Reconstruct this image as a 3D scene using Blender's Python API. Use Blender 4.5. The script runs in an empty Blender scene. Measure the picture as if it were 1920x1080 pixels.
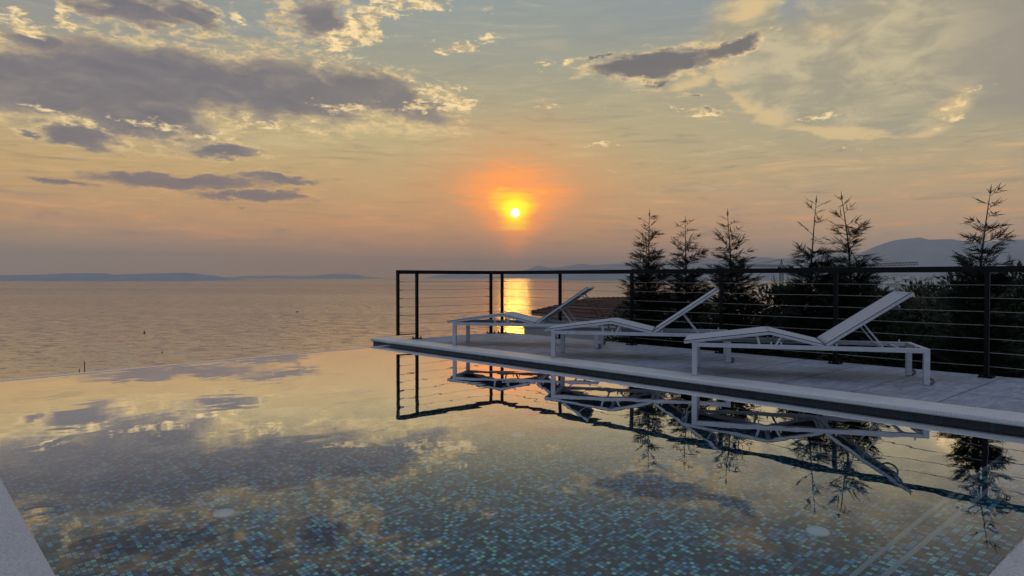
import bpy, bmesh, math, random
from mathutils import Vector, Matrix, Quaternion, noise as mnoise

scene = bpy.context.scene
PI = math.pi
rad = math.radians

# ---------------------------------------------------------------- camera
CAM_AZ = 0.7372            # heading, from +Y towards +X
CAM_PITCH = -0.0162
EYE = 1.05                 # above the pool water (z = 0)
cd = bpy.data.cameras.new('camera')
cam = bpy.data.objects.new('camera', cd)
scene.collection.objects.link(cam)
cd.sensor_width = 36.0
cd.lens = 1292.0 / 1920.0 * 36.0
cd.clip_start = 0.05
cd.clip_end = 120000.0
cam.location = (0, 0, EYE)
cam.rotation_euler = (PI/2 + CAM_PITCH, 0, -CAM_AZ)
scene.camera = cam

# ---------------------------------------------------------------- exposure
scene.view_settings.view_transform = 'Standard'
scene.view_settings.look = 'None'
scene.view_settings.exposure = 0.2
scene.view_settings.gamma = 1.0
scene.view_settings.use_curve_mapping = False
scene.render.engine = 'CYCLES'
scene.cycles.use_denoising = True
scene.cycles.max_bounces = 8
scene.cycles.diffuse_bounces = 3
scene.cycles.glossy_bounces = 4
scene.cycles.transmission_bounces = 6
scene.cycles.volume_bounces = 0
scene.cycles.sample_clamp_indirect = 6.0

SUN_AZ, SUN_EL = 42.50, 5.30     # degrees

# ---------------------------------------------------------------- node helper
class Nodes:
    def __init__(self, tree):
        self.t = tree
        self.n = tree.nodes
        self.l = tree.links
    def new(self, kind, **kw):
        nd = self.n.new(kind)
        for k, v in kw.items():
            setattr(nd, k, v)
        return nd
    def put(self, sock, v):
        if isinstance(v, bpy.types.NodeSocket):
            self.l.new(v, sock)
        elif v is not None:
            if hasattr(sock, 'default_value') and hasattr(sock.default_value, '__len__') and len(sock.default_value) == 4 and len(v) == 3:
                v = tuple(v) + (1.0,)
            sock.default_value = v
    def math(self, op, a, b=None, c=None, clamp=False):
        nd = self.new('ShaderNodeMath', operation=op)
        nd.use_clamp = clamp
        self.put(nd.inputs[0], a)
        if b is not None: self.put(nd.inputs[1], b)
        if c is not None: self.put(nd.inputs[2], c)
        return nd.outputs[0]
    def vec(self, op, a, b=None, scale=None):
        nd = self.new('ShaderNodeVectorMath', operation=op)
        self.put(nd.inputs[0], a)
        if b is not None: self.put(nd.inputs[1], b)
        if scale is not None: self.put(nd.inputs['Scale'], scale)
        return nd.outputs['Value'] if op in ('LENGTH', 'DOT_PRODUCT', 'DISTANCE') else nd.outputs[0]
    def mix(self, f, a, b, blend='MIX'):
        nd = self.new('ShaderNodeMix', data_type='RGBA', blend_type=blend)
        nd.clamp_factor = True
        self.put(nd.inputs[0], f)
        self.put(nd.inputs[6], a)
        self.put(nd.inputs[7], b)
        return nd.outputs[2]
    def smooth(self, v, lo, hi, a=0.0, b=1.0):
        nd = self.new('ShaderNodeMapRange', interpolation_type='SMOOTHSTEP')
        self.put(nd.inputs[0], v)
        nd.inputs[1].default_value = lo
        nd.inputs[2].default_value = hi
        nd.inputs[3].default_value = a
        nd.inputs[4].default_value = b
        return nd.outputs[0]
    def lin(self, v, lo, hi, a=0.0, b=1.0):
        nd = self.new('ShaderNodeMapRange')
        nd.clamp = True
        self.put(nd.inputs[0], v)
        nd.inputs[1].default_value = lo
        nd.inputs[2].default_value = hi
        self.put(nd.inputs[3], a)
        self.put(nd.inputs[4], b)
        return nd.outputs[0]
    def noise(self, v, scale, detail=4.0, rough=0.55, dist=0.0, color=False, lac=2.0):
        nd = self.new('ShaderNodeTexNoise')
        self.put(nd.inputs['Vector'], v)
        nd.inputs['Scale'].default_value = scale
        nd.inputs['Detail'].default_value = detail
        nd.inputs['Roughness'].default_value = rough
        nd.inputs['Lacunarity'].default_value = lac
        nd.inputs['Distortion'].default_value = dist
        return nd.outputs['Color'] if color else nd.outputs['Fac']
    def ramp(self, v, stops, interp='LINEAR'):
        nd = self.new('ShaderNodeValToRGB')
        nd.color_ramp.interpolation = interp
        e = nd.color_ramp.elements
        while len(e) > 1: e.remove(e[0])
        e[0].position = stops[0][0]; e[0].color = tuple(stops[0][1]) + (1,)
        for p, c in stops[1:]:
            q = e.new(p); q.color = tuple(c) + (1,)
        self.put(nd.inputs[0], v)
        return nd.outputs[0]

def srgb(r, g, b):
    def f(v):
        v /= 255.0
        return v/12.92 if v <= 0.04045 else ((v+0.055)/1.055)**2.4
    return (f(r), f(g), f(b))

# ---------------------------------------------------------------- sky
# Everything below is a function of the direction looked in: azimuth and elevation in degrees.
# Each cloud group is a list of (azimuth, elevation, half width, half height, tilt, weight).
DARK = [
    (15.29,14.2,12.5,2.9,0,1), (24.5,14.3,7.6,2.9,-6,1), (8.0,13.0,7.5,2.7,0,1), (30.9,14.5,6.9,2.0,-16,1), (14.2,11.8,5.6,2.0,-8,1),
    (34.77,13.70,2.60,0.58,-20,0.6), (13.60,18.82,5.09,1.10,-5,0.9), (17.47,19.03,3.27,1.00,-15,0.8), (7.83,15.74,3.30,1.01,0,0.75), (22.76,20.91,2.35,0.65,0,0.7),
    (26.35,19.51,3.26,1.57,10,0.9), (10.40,10.0,4.2,1.05,-6,0.95), (19.32,9.88,3.6,0.75,-3,0.95), (16.30,7.1,7.0,0.85,0,1), (23.47,7.6,4.0,0.6,-5,0.95),
    (21.89,6.12,5.2,0.55,2,0.9), (8.90,6.44,3.2,0.4,0,0.9), (6.59,9.92,2.04,0.49,-5,0.6), (54.41,16.80,5.8,1.05,5,1), (60.0,17.4,3.6,0.75,12,1),
    (49.91,17.41,1.30,0.28,0,0.6), (53.78,15.24,1.44,0.56,25,0.8), (56.09,14.11,1.25,0.24,0,0.55), (57.34,13.15,1.48,0.36,0,0.5), (30.94,23.57,10.53,1.80,10,0.8),
    (48.37,26.00,8.67,2.10,-10,0.7), (10.36,21.98,9.52,1.92,0,0.9), (71.83,24.06,9.97,1.58,0,0.7),
]
LIT = [
    (30.3,19.6,5.0,1.5,38,1), (34.36,21.12,3.6,0.7,8,0.9), (27.78,17.73,1.65,0.54,20,0.9), (37.75,18.38,4.4,0.66,9,1), (7.10,16.77,2.4,0.95,0,1),
    (10.00,17.65,1.10,0.88,-50,1), (10.79,17.18,0.71,0.48,-20,0.8), (36.74,14.7,2.5,1.4,-10,1), (34.3,13.5,3.8,0.55,8,1), (28.38,13.43,2.91,0.73,-6,0.8),
    (22.71,11.78,5.88,0.56,-4,0.55), (9.62,11.17,5.33,0.50,-10,0.6), (15.26,11.05,4.21,0.45,-10,0.55), (18.88,10.79,2.23,0.55,0,0.5), (45.33,13.80,2.29,0.25,-1,1.05),
    (48.62,13.61,0.96,0.12,0,0.7), (65.52,11.96,2.80,0.27,3,0.9), (49.06,10.50,2.27,0.17,7,0.9), (54.42,13.48,1.27,0.24,0,0.9), (57.34,12.79,1.89,0.24,0,1),
    (47.74,16.93,1.49,0.72,0,0.7), (45.76,17.05,0.88,0.64,60,0.6), (75.16,12.02,1.62,0.64,25,0.8), (73.91,10.92,1.28,0.65,20,0.75), (40.26,20.98,0.70,0.34,0,0.7),
    (36.09,18.96,0.61,0.31,0,0.5), (21.01,19.50,2.68,0.58,-35,0.6), (68.87,9.82,0.42,0.19,20,0.8), (39.59,15.45,1.76,0.06,0,0.5), (12.35,9.75,1.99,0.30,-8,0.4),
]
VEIL = [
    (71.90,16.01,13.98,4.58,-4,1), (64.07,14.78,7.60,3.62,-28,0.95), (60.55,18.16,4.37,4.51,-30,0.8), (53.56,15.57,6.35,1.68,0,0.6), (68.51,11.11,9.23,1.06,-8,0.7),
    (75.15,12.72,3.73,2.46,0,0.7), (62.11,19.85,2.34,2.19,0,0.6), (78.13,14.65,8.70,6.32,0,0.8),
]
VEILLIT = [
    (56.92,14.78,3.72,1.59,10,0.8), (60.97,12.91,4.35,1.03,-28,0.9), (67.07,10.74,6.18,0.54,-9,0.95), (72.94,10.12,2.61,0.59,10,0.7), (58.34,16.83,2.44,1.55,50,0.6),
    (60.93,19.98,1.98,1.65,0,0.8), (74.85,11.70,2.19,1.28,25,0.7), (67.02,17.78,4.36,1.44,0,0.35),
]
BLUE = [
    (54.81,20.16,7.96,2.64,0,0.8), (21.97,18.70,8.52,1.48,0,0.7), (11.91,15.56,6.57,2.11,0,0.5), (47.51,19.38,6.11,2.33,0,0.5),
]
WISP = [
    (14.0,10.9,14.0,1.3,-3,0.95), (31.0,12.0,8.0,1.1,-4,0.95), (24.0,10.6,9.0,0.8,0,0.8), (36.0,10.4,8.0,0.6,0,0.6), (60.0,7.0,14.0,0.7,0,0.5),
    (59.39,9.95,4.44,0.29,4,0.9), (62.95,9.59,3.48,0.24,-3,0.6), (68.53,7.84,5.33,0.39,0,0.4), (39.59,9.58,7.04,0.60,0,0.5), (28.38,11.60,3.75,0.25,2,0.5),
    (62.56,10.53,2.33,0.24,-10,0.4), (31.75,11.62,2.14,0.21,0,0.5),
]
world = bpy.data.worlds.new('World')
scene.world = world
world.use_nodes = True
wt = Nodes(world.node_tree)
wt.n.clear()

def build_sky():
    n = wt
    tc = n.new('ShaderNodeTexCoord').outputs['Generated']
    sep = n.new('ShaderNodeSeparateXYZ'); n.put(sep.inputs[0], tc)
    x, y, z = sep.outputs
    az = n.math('MULTIPLY', n.math('ARCTAN2', x, y), 180/PI)
    el = n.math('MULTIPLY', n.math('ARCSINE', z), 180/PI)
    flat = n.vec('MULTIPLY', tc, (1.0, 1.0, 2.6))       # features lie flatter than tall
    streak = n.vec('MULTIPLY', tc, (1.0, 1.0, 9.0))
    w1 = n.noise(flat, 7.0, 3, 0.6, color=True)
    w2 = n.noise(flat, 26.0, 5, 0.68, color=True)
    w = n.vec('ADD', n.vec('MULTIPLY', n.vec('SUBTRACT', w1, (0.5, 0.5, 0.5)), (8.0, 2.0, 0.0)),
                     n.vec('MULTIPLY', n.vec('SUBTRACT', w2, (0.5, 0.5, 0.5)), (4.2, 2.0, 0.0)))
    pc = n.new('ShaderNodeCombineXYZ'); n.put(pc.inputs[0], az); n.put(pc.inputs[1], el)
    p0 = pc.outputs[0]
    p = n.vec('ADD', p0, w)
    psoft = n.vec('ADD', p0, n.vec('MULTIPLY', w, (0.45, 0.4, 0.0)))

    def field(vec, blobs):
        acc = None
        for (a, e, ra, re, rot, s) in blobs:
            g = n.new('ShaderNodeTexGradient', gradient_type='SPHERICAL')
            n.put(g.inputs[0], vec)
            m = g.texture_mapping
            m.vector_type = 'TEXTURE'
            m.translation = (a, e, 0)
            m.rotation = (0, 0, rad(rot))
            m.scale = (ra*2.0, re*2.0, 1)
            f = n.math('MULTIPLY', g.outputs['Fac'], 1.0 + s)
            acc = f if acc is None else n.math('MAXIMUM', acc, f)
        return n.math('SUBTRACT', acc, 1.0)

    fine = n.noise(flat, 48.0, 7, 0.7, 0.4)
    mid = n.noise(flat, 15.0, 6, 0.62, 0.5)
    thin = n.noise(streak, 9.0, 7, 0.66, 1.2)
    thin2 = n.noise(streak, 28.0, 5, 0.65, 0.6)

    # clear air, by elevation: left, centre (over the sun) and right
    t = n.lin(el, 0.0, 22.0)
    left = n.ramp(t, [(0.0, srgb(184,154,126)), (0.09, srgb(186,154,123)), (0.2, srgb(204,162,120)), (0.36, srgb(206,174,122)),
                      (0.5, srgb(190,172,132)), (0.72, srgb(158,154,141)), (1.0, srgb(132,140,146))])
    mid_c = n.ramp(t, [(0.0, srgb(196,150,114)), (0.09, srgb(202,152,113)), (0.2, srgb(216,164,116)), (0.33, srgb(208,172,124)),
                       (0.5, srgb(196,178,134)), (0.72, srgb(166,162,140)), (1.0, srgb(148,156,154))])
    right = n.ramp(t, [(0.0, srgb(182,155,135)), (0.09, srgb(188,159,135)), (0.2, srgb(200,166,130)), (0.36, srgb(190,170,134)),
                       (0.5, srgb(176,167,138)), (0.72, srgb(160,155,140)), (1.0, srgb(142,149,152))])
    c = n.mix(n.smooth(az, 4.0, 38.0), left, mid_c)
    c = n.mix(n.smooth(az, 44.0, 70.0), c, right)
    # thin high streaks of cloud, warm near the horizon
    band = n.math('MULTIPLY', n.smooth(el, 1.2, 4.0), n.smooth(el, 9.0, 16.0, 1.0, 0.55))
    s1 = n.math('MULTIPLY', n.smooth(thin, 0.50, 0.72), band)
    warm = n.ramp(t, [(0.0, srgb(214,160,120)), (0.2, srgb(244,178,122)), (0.45, srgb(220,192,146)), (1.0, srgb(190,180,158))])
    c = n.mix(n.math('MULTIPLY', s1, 0.75), c, warm)
    s2 = n.math('MULTIPLY', n.smooth(thin, 0.48, 0.30), band)
    cool = n.ramp(t, [(0.0, srgb(128,112,112)), (0.25, srgb(140,122,114)), (1.0, srgb(140,142,140))])
    c = n.mix(n.math('MULTIPLY', s2, 0.5), c, cool)
    c = n.mix(n.math('MULTIPLY', n.math('MULTIPLY', n.smooth(thin2, 0.5, 0.75), band), 0.3), c, warm)

    # open bluish patches
    fb = field(psoft, BLUE)
    c = n.mix(n.math('MULTIPLY', n.smooth(fb, 0.0, 0.7), 0.35), c, srgb(138,148,154))

    # broad thin veil on the right and its sunlit rim
    fv = n.math('ADD', field(psoft, VEIL), n.math('MULTIPLY', n.math('SUBTRACT', mid, 0.5), 0.5))
    veil_c = n.mix(n.smooth(mid, 0.36, 0.66), srgb(166,158,136), srgb(204,190,155))
    veil_c = n.mix(n.smooth(az, 71.0, 80.0), veil_c, srgb(154,146,134))
    c = n.mix(n.math('MULTIPLY', n.smooth(fv, 0.02, 0.36), 0.9), c, veil_c)
    fl = n.math('ADD', field(psoft, VEILLIT), n.math('MULTIPLY', n.math('SUBTRACT', mid, 0.5), 1.0))
    fl = n.math('MULTIPLY', n.smooth(fl, -0.1, 0.6), n.smooth(fv, 0.02, 0.14))
    c = n.mix(n.math('MULTIPLY', fl, 0.9), c, srgb(222,196,150))
    # wisps
    fw = n.math('ADD', field(psoft, WISP), n.math('MULTIPLY', n.math('SUBTRACT', thin2, 0.5), 2.2))
    c = n.mix(n.math('MULTIPLY', n.smooth(fw, 0.1, 0.8), 0.55), c, srgb(214,192,148))

    # sunlit broken cloud
    fd_raw = field(p, DARK)
    fd = n.math('ADD', fd_raw, n.math('MULTIPLY', n.math('SUBTRACT', mid, 0.5), 0.9))
    flit = n.math('ADD', field(p, LIT), n.math('MULTIPLY', n.math('SUBTRACT', fine, 0.5), 3.0))
    lit_c = n.mix(n.smooth(fine, 0.42, 0.62), srgb(196,174,136), (1.10, 0.84, 0.46))
    # a bright rim on the thin margin of the grey clouds, broken up by noise
    rim = n.math('MULTIPLY', n.smooth(fd, -0.26, 0.04), n.smooth(fd, 0.38, 0.10))
    rim = n.math('MULTIPLY', rim, n.smooth(fine, 0.40, 0.62))
    rim = n.math('MULTIPLY', rim, n.smooth(el, 7.0, 10.0))
    c = n.mix(n.math('MULTIPLY', rim, 0.8), c, srgb(240,210,156))
    dark_c = n.ramp(n.lin(mid, 0.3, 0.72), [(0.0, srgb(106,103,111)), (0.55, srgb(122,117,120)), (1.0, srgb(146,138,131))])
    dark_c = n.mix(n.smooth(el, 10.5, 4.0), dark_c, srgb(134,117,114))
    dark_c = n.mix(n.math('MULTIPLY', n.smooth(az, 20.0, 37.0), 0.5), dark_c, srgb(138,131,122))
    dark_c = n.mix(n.smooth(az, 44.0, 50.0), dark_c, srgb(112,108,108))
    dark_c = n.mix(n.smooth(fd, 0.52, 0.12), dark_c, n.mix(n.smooth(el, 6.0, 11.0), srgb(158,134,118), srgb(172,156,134)))
    c = n.mix(n.math('MULTIPLY', n.smooth(fd, 0.02, 0.34), 0.93), c, dark_c)
    c = n.mix(n.math('MULTIPLY', n.smooth(flit, 0.15, 0.75), 0.85), c, lit_c)

    # two short vapour trails
    for (a, e, ra, re, rot) in ((50.47, 8.60, 0.95, 0.035, -23), (54.26, 9.37, 0.24, 0.035, -27), (55.66, 8.48, 0.30, 0.03, -31)):
        f = field(p0, [(a, e, ra, re, rot, 1.0)])
        c = n.mix(n.math('MULTIPLY', n.smooth(f, 0.0, 0.8), 0.8), c, srgb(232,212,170))

    hs = n.new('ShaderNodeHueSaturation')
    n.put(hs.inputs['Color'], c); hs.inputs['Saturation'].default_value = 1.08; hs.inputs['Value'].default_value = 0.93
    c = hs.outputs[0]
    # glow round the sun: wide above, narrow below, streaked by the veil in front of it
    da = n.math('SUBTRACT', az, SUN_AZ)
    de = n.math('SUBTRACT', el, SUN_EL)
    streaks = n.math('MULTIPLY', n.math('SUBTRACT', thin, 0.5), 5.0)
    width = n.lin(de, -2.6, 2.0, 0.55, 1.95)
    daw = n.math('DIVIDE', da, width)
    up = n.math('MULTIPLY', n.math('GREATER_THAN', de, 0.0), 1.0)
    hgt = n.math('MULTIPLY_ADD', up, 0.25, 1.20)
    dew = n.math('DIVIDE', n.math('SUBTRACT', de, 0.15), hgt)
    r2 = n.math('ADD', n.math('MULTIPLY', daw, daw), n.math('MULTIPLY', dew, dew))
    r = n.math('SQRT', r2)
    rn = n.math('ADD', r, n.math('MULTIPLY', streaks, n.smooth(r, 0.4, 1.8, 0.06, 0.75)))
    c = n.mix(n.math('MULTIPLY', n.smooth(rn, 6.5, 1.2), 0.55), c, (0.86, 0.33, 0.11))
    c = n.mix(n.math('MULTIPLY', n.smooth(rn, 3.5, 0.9), 0.92), c, (1.30, 0.40, 0.06))
    c = n.mix(n.smooth(rn, 1.6, 0.62), c, (1.45, 0.82, 0.0))
    c = n.mix(n.smooth(rn, 0.95, 0.35), c, (1.55, 1.30, 0.0))
    rr = n.math('SQRT', n.math('ADD', n.math('MULTIPLY', da, da), n.math('MULTIPLY', de, de)))
    c = n.mix(n.smooth(rr, 0.44, 0.24), c, (3.2, 2.8, 1.7))

    # away from the picture: dusk blue sky from the Sky Texture, with loose cloud
    st = n.new('ShaderNodeTexSky', sky_type='NISHITA')
    st.sun_disc = False
    st.sun_elevation = rad(SUN_EL)
    st.sun_rotation = rad(SUN_AZ)
    st.air_density = 1.0; st.dust_density = 1.5; st.ozone_density = 1.5
    far = n.vec('SCALE', st.outputs[0], scale=0.10)
    far = n.mix(0.8, far, srgb(150,162,186))
    far = n.mix(n.math('MULTIPLY', n.smooth(mid, 0.45, 0.7), 0.5), far, srgb(150,150,156))
    dist = n.new('ShaderNodeVectorMath', operation='DOT_PRODUCT')
    n.put(dist.inputs[0], tc)
    dist.inputs[1].default_value = (math.sin(rad(SUN_AZ))*math.cos(rad(6)), math.cos(rad(SUN_AZ))*math.cos(rad(6)), math.sin(rad(6)))
    away = n.smooth(dist.outputs['Value'], 0.80, 0.55)
    high = n.smooth(el, 28.0, 52.0)
    c = n.mix(n.math('MAXIMUM', away, high), c, far)

    bg = n.new('ShaderNodeBackground')
    n.put(bg.inputs[0], c)
    bg.inputs[1].default_value = 1.0
    out = n.new('ShaderNodeOutputWorld')
    n.l.new(bg.outputs[0], out.inputs[0])
build_sky()
world.cycles.sampling_method = 'MANUAL'
world.cycles.sample_map_resolution = 1024

# ---------------------------------------------------------------- sun
sd = bpy.data.lights.new('sun', 'SUN')
sd.energy = 0.022
sd.angle = rad(2.4)
sd.color = (1.0, 0.45, 0.07)
sun = bpy.data.objects.new('sun', sd)
scene.collection.objects.link(sun)
sv = Vector((math.sin(rad(SUN_AZ))*math.cos(rad(SUN_EL)), math.cos(rad(SUN_AZ))*math.cos(rad(SUN_EL)), math.sin(rad(SUN_EL))))
sun.rotation_euler = sv.to_track_quat('Z', 'Y').to_euler()
sun.location = (0, 0, 30)

# ---------------------------------------------------------------- objects: helpers
def tag(o, label=None, cat=None, group=None, kind=None):
    if label: o['label'] = label
    if cat: o['category'] = cat
    if group: o['group'] = group
    if kind: o['kind'] = kind
    return o

def empty(name, loc=(0, 0, 0), rz=0.0):
    o = bpy.data.objects.new(name, None)
    o.location = loc
    o.rotation_euler = (0, 0, rz)
    o.empty_display_size = 0.1
    scene.collection.objects.link(o)
    return o

class MB:
    """collects vertices and faces; build() links them as one mesh object"""
    def __init__(self):
        self.v = []; self.f = []; self.m = []
    def add(self, verts, faces, mi=0):
        k = len(self.v)
        self.v.extend([tuple(p) for p in verts])
        self.f.extend([tuple(k+i for i in f) for f in faces])
        self.m.extend([mi]*len(faces))
    def box(self, x0, x1, y0, y1, z0, z1, mi=0, mat=None):
        vs = [(x, y, z) for z in (z0, z1) for y in (y0, y1) for x in (x0, x1)]
        if mat is not None: vs = [mat @ Vector(p) for p in vs]
        self.add(vs, [(0, 2, 3, 1), (4, 5, 7, 6), (0, 1, 5, 4), (2, 6, 7, 3), (0, 4, 6, 2), (1, 3, 7, 5)], mi)
    def bar(self, a, b, w, h, up=(0, 0, 1), mi=0):
        """rectangular bar from a to b: w across, h along up"""
        a = Vector(a); b = Vector(b); d = (b-a).normalized(); up = Vector(up)
        s = d.cross(up)
        if s.length < 1e-6: s = d.cross(Vector((1, 0, 0)))
        s.normalize(); u = s.cross(d).normalized()
        vs = []
        for p in (a, b):
            for i, j in ((-1, -1), (1, -1), (1, 1), (-1, 1)):
                vs.append(p + s*(w/2*i) + u*(h/2*j))
        self.add(vs, [(0, 1, 2, 3), (7, 6, 5, 4), (0, 4, 5, 1), (1, 5, 6, 2), (2, 6, 7, 3), (3, 7, 4, 0)], mi)
    def tube(self, pts, r, n=8, caps=True, mi=0):
        pts = [Vector(p) for p in pts]
        rs = r if hasattr(r, '__len__') else [r]*len(pts)
        k = len(self.v); prev = None
        for i, p in enumerate(pts):
            d = (pts[min(i+1, len(pts)-1)] - pts[max(i-1, 0)]).normalized()
            if prev is None:
                s = d.cross(Vector((0, 0, 1)))
                if s.length < 1e-4: s = d.cross(Vector((1, 0, 0)))
            else:
                s = prev - d*prev.dot(d)
            s.normalize(); prev = s; u = d.cross(s)
            for j in range(n):
                t = 2*PI*j/n
                self.v.append(tuple(p + s*(math.cos(t)*rs[i]) + u*(math.sin(t)*rs[i])))
        for i in range(len(pts)-1):
            for j in range(n):
                a = k+i*n+j; b = k+i*n+(j+1) % n
                self.f.append((a, b, b+n, a+n)); self.m.append(mi)
        if caps:
            self.f.append(tuple(k+j for j in reversed(range(n)))); self.m.append(mi)
            e = k+(len(pts)-1)*n
            self.f.append(tuple(e+j for j in range(n))); self.m.append(mi)
    def lathe(self, prof, c=(0, 0, 0), n=24, mi=0):
        k = len(self.v)
        for r, z in prof:
            for j in range(n):
                t = 2*PI*j/n
                self.v.append((c[0]+r*math.cos(t), c[1]+r*math.sin(t), c[2]+z))
        for i in range(len(prof)-1):
            for j in range(n):
                a = k+i*n+j; b = k+i*n+(j+1) % n
                self.f.append((a, b, b+n, a+n)); self.m.append(mi)
        e = k+(len(prof)-1)*n
        self.f.append(tuple(e+j for j in range(n))); self.m.append(mi)
        self.f.append(tuple(k+j for j in reversed(range(n)))); self.m.append(mi)
    def build(self, name, mat, parent=None, smooth=False, bevel=0.0, loc=None, seg=2):
        me = bpy.data.meshes.new(name)
        me.from_pydata(self.v, [], self.f)
        mats = mat if isinstance(mat, (list, tuple)) else [mat]
        for q in mats: me.materials.append(q)
        if len(mats) > 1: me.polygons.foreach_set('material_index', self.m)
        if smooth: me.polygons.foreach_set('use_smooth', [True]*len(me.polygons))
        me.update()
        o = bpy.data.objects.new(name, me)
        scene.collection.objects.link(o)
        if parent is not None: o.parent = parent
        if loc is not None: o.location = loc
        if bevel > 0:
            b = o.modifiers.new('bevel', 'BEVEL')
            b.width = bevel; b.segments = seg; b.limit_method = 'ANGLE'; b.angle_limit = rad(40)
        return o

def copy_tree(o, parent=None):
    c = o.copy()
    scene.collection.objects.link(c)
    c.parent = parent
    for ch in list(o.children):
        copy_tree(ch, c)
    return c

# ---------------------------------------------------------------- materials
def material(name):
    m = bpy.data.materials.new(name)
    m.use_nodes = True
    n = Nodes(m.node_tree)
    n.n.clear()
    n.out = n.new('ShaderNodeOutputMaterial')
    return m, n

def principled(n, color, rough=0.5, metal=0.0, bump=None, bump_strength=0.3, bump_dist=0.01, spec=0.5):
    b = n.new('ShaderNodeBsdfPrincipled')
    n.put(b.inputs['Base Color'], color)
    n.put(b.inputs['Roughness'], rough)
    n.put(b.inputs['Metallic'], metal)
    n.put(b.inputs['Specular IOR Level'], spec)
    if bump is not None:
        bp = n.new('ShaderNodeBump')
        bp.inputs['Strength'].default_value = bump_strength
        bp.inputs['Distance'].default_value = bump_dist
        n.put(bp.inputs['Height'], bump)
        n.l.new(bp.outputs[0], b.inputs['Normal'])
    return b

def worldpos(n):
    return n.new('ShaderNodeNewGeometry').outputs['Position']

def simple(name, c1, c2, scale=8.0, rough=0.5, metal=0.0, bstr=0.0, bscale=60.0, bdist=0.004, spec=0.5, detail=5):
    m, n = material(name)
    p = worldpos(n)
    f = n.noise(p, scale, detail, 0.6)
    col = n.mix(n.smooth(f, 0.32, 0.68), c1, c2)
    bump = n.noise(p, bscale, 3, 0.6) if bstr > 0 else None
    b = principled(n, col, rough, metal, bump, bstr, bdist, spec)
    n.l.new(b.outputs[0], n.out.inputs[0])
    return m

def mosaic(name, axes, dark=1.0, frac=0.33):
    """small square glass tiles, one random colour each, a share of them iridescent"""
    m, n = material(name)
    sep = n.new('ShaderNodeSeparateXYZ'); n.put(sep.inputs[0], worldpos(n))
    u = n.math('DIVIDE', sep.outputs[axes[0]], 0.029)
    v = n.math('DIVIDE', sep.outputs[axes[1]], 0.029)
    fu = n.math('FRACT', u); fv = n.math('FRACT', v)
    cell = n.new('ShaderNodeCombineXYZ')
    n.put(cell.inputs[0], n.math('FLOOR', u)); n.put(cell.inputs[1], n.math('FLOOR', v))
    wn = n.new('ShaderNodeTexWhiteNoise', noise_dimensions='3D')
    n.l.new(cell.outputs[0], wn.inputs[0])
    rs = n.new('ShaderNodeSeparateColor'); n.l.new(wn.outputs['Color'], rs.inputs[0])
    # loose clusters: neighbouring sheets of tile differ a little
    patch = n.noise(cell.outputs[0], 0.16, 3, 0.6)
    pick = n.math('ADD', wn.outputs['Value'], n.math('MULTIPLY', n.math('SUBTRACT', patch, 0.5), 0.55))
    dull = n.ramp(rs.outputs[0], [(0.0, (0.008, 0.028, 0.055)), (0.4, (0.026, 0.080, 0.145)), (0.75, (0.050, 0.16, 0.26)), (1.0, (0.11, 0.29, 0.42))])
    shiny = n.ramp(rs.outputs[1], [(0.0, (0.16, 0.42, 0.88)), (0.3, (0.22, 0.64, 0.90)), (0.6, (0.28, 0.80, 0.86)), (0.85, (0.36, 0.82, 0.60)), (1.0, (0.66, 0.52, 0.82))])
    level = n.lin(rs.outputs[2], 0.0, 1.0, 0.6, 1.2)
    shiny = n.vec('SCALE', shiny, scale=level)
    isb = n.math('GREATER_THAN', pick, 1.0-frac)
    col = n.mix(isb, dull, shiny)
    half = n.math('MULTIPLY', n.math('GREATER_THAN', n.math('ADD', pick, 0.0), 1.0-frac-0.22), n.math('SUBTRACT', 1.0, isb))
    col = n.mix(n.math('MULTIPLY', half, 0.6), col, (0.15, 0.32, 0.46))
    e = n.math('MINIMUM', n.math('MINIMUM', fu, n.math('SUBTRACT', 1.0, fu)), n.math('MINIMUM', fv, n.math('SUBTRACT', 1.0, fv)))
    grout = n.math('LESS_THAN', e, 0.075)
    col = n.mix(grout, col, (0.006, 0.008, 0.010))
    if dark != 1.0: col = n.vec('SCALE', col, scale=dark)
    met = n.math('MULTIPLY', n.math('MULTIPLY', isb, n.math('SUBTRACT', 1.0, grout)), 0.6)
    b = principled(n, col, 0.34, met)
    n.l.new(b.outputs[0], n.out.inputs[0])
    return m

M = {}
M['mosaic_floor'] = mosaic('mosaic_floor', (0, 1))
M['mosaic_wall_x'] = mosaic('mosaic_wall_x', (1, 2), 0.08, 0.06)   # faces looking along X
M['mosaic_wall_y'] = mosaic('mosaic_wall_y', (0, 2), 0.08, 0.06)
M['nosing'] = simple('nosing', (0.36, 0.41, 0.43), (0.46, 0.51, 0.51), 60, 0.4)
M['wet_edge'] = simple('wet_edge', (0.74, 0.70, 0.66), (0.80, 0.77, 0.73), 20, 0.10, spec=1.0)
M['drain'] = simple('drain', (0.80, 0.90, 0.92), (0.88, 0.94, 0.95), 60, 0.4)
M['black_metal'] = simple('black_metal', (0.004, 0.004, 0.004), (0.007, 0.007, 0.007), 30, 0.5, 0.0, 0.0, 300, spec=0.15)
M['cable'] = simple('cable', (0.24, 0.23, 0.21), (0.34, 0.33, 0.31), 40, 0.38, 0.9)
M['white_metal'] = simple('white_metal', (0.42, 0.43, 0.46), (0.48, 0.49, 0.52), 12, 0.45)
M['rubber'] = simple('rubber', (0.10, 0.10, 0.11), (0.14, 0.14, 0.15), 40, 0.7)
M['piping'] = simple('piping', (0.01, 0.01, 0.014), (0.02, 0.02, 0.025), 40, 0.8)

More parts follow.
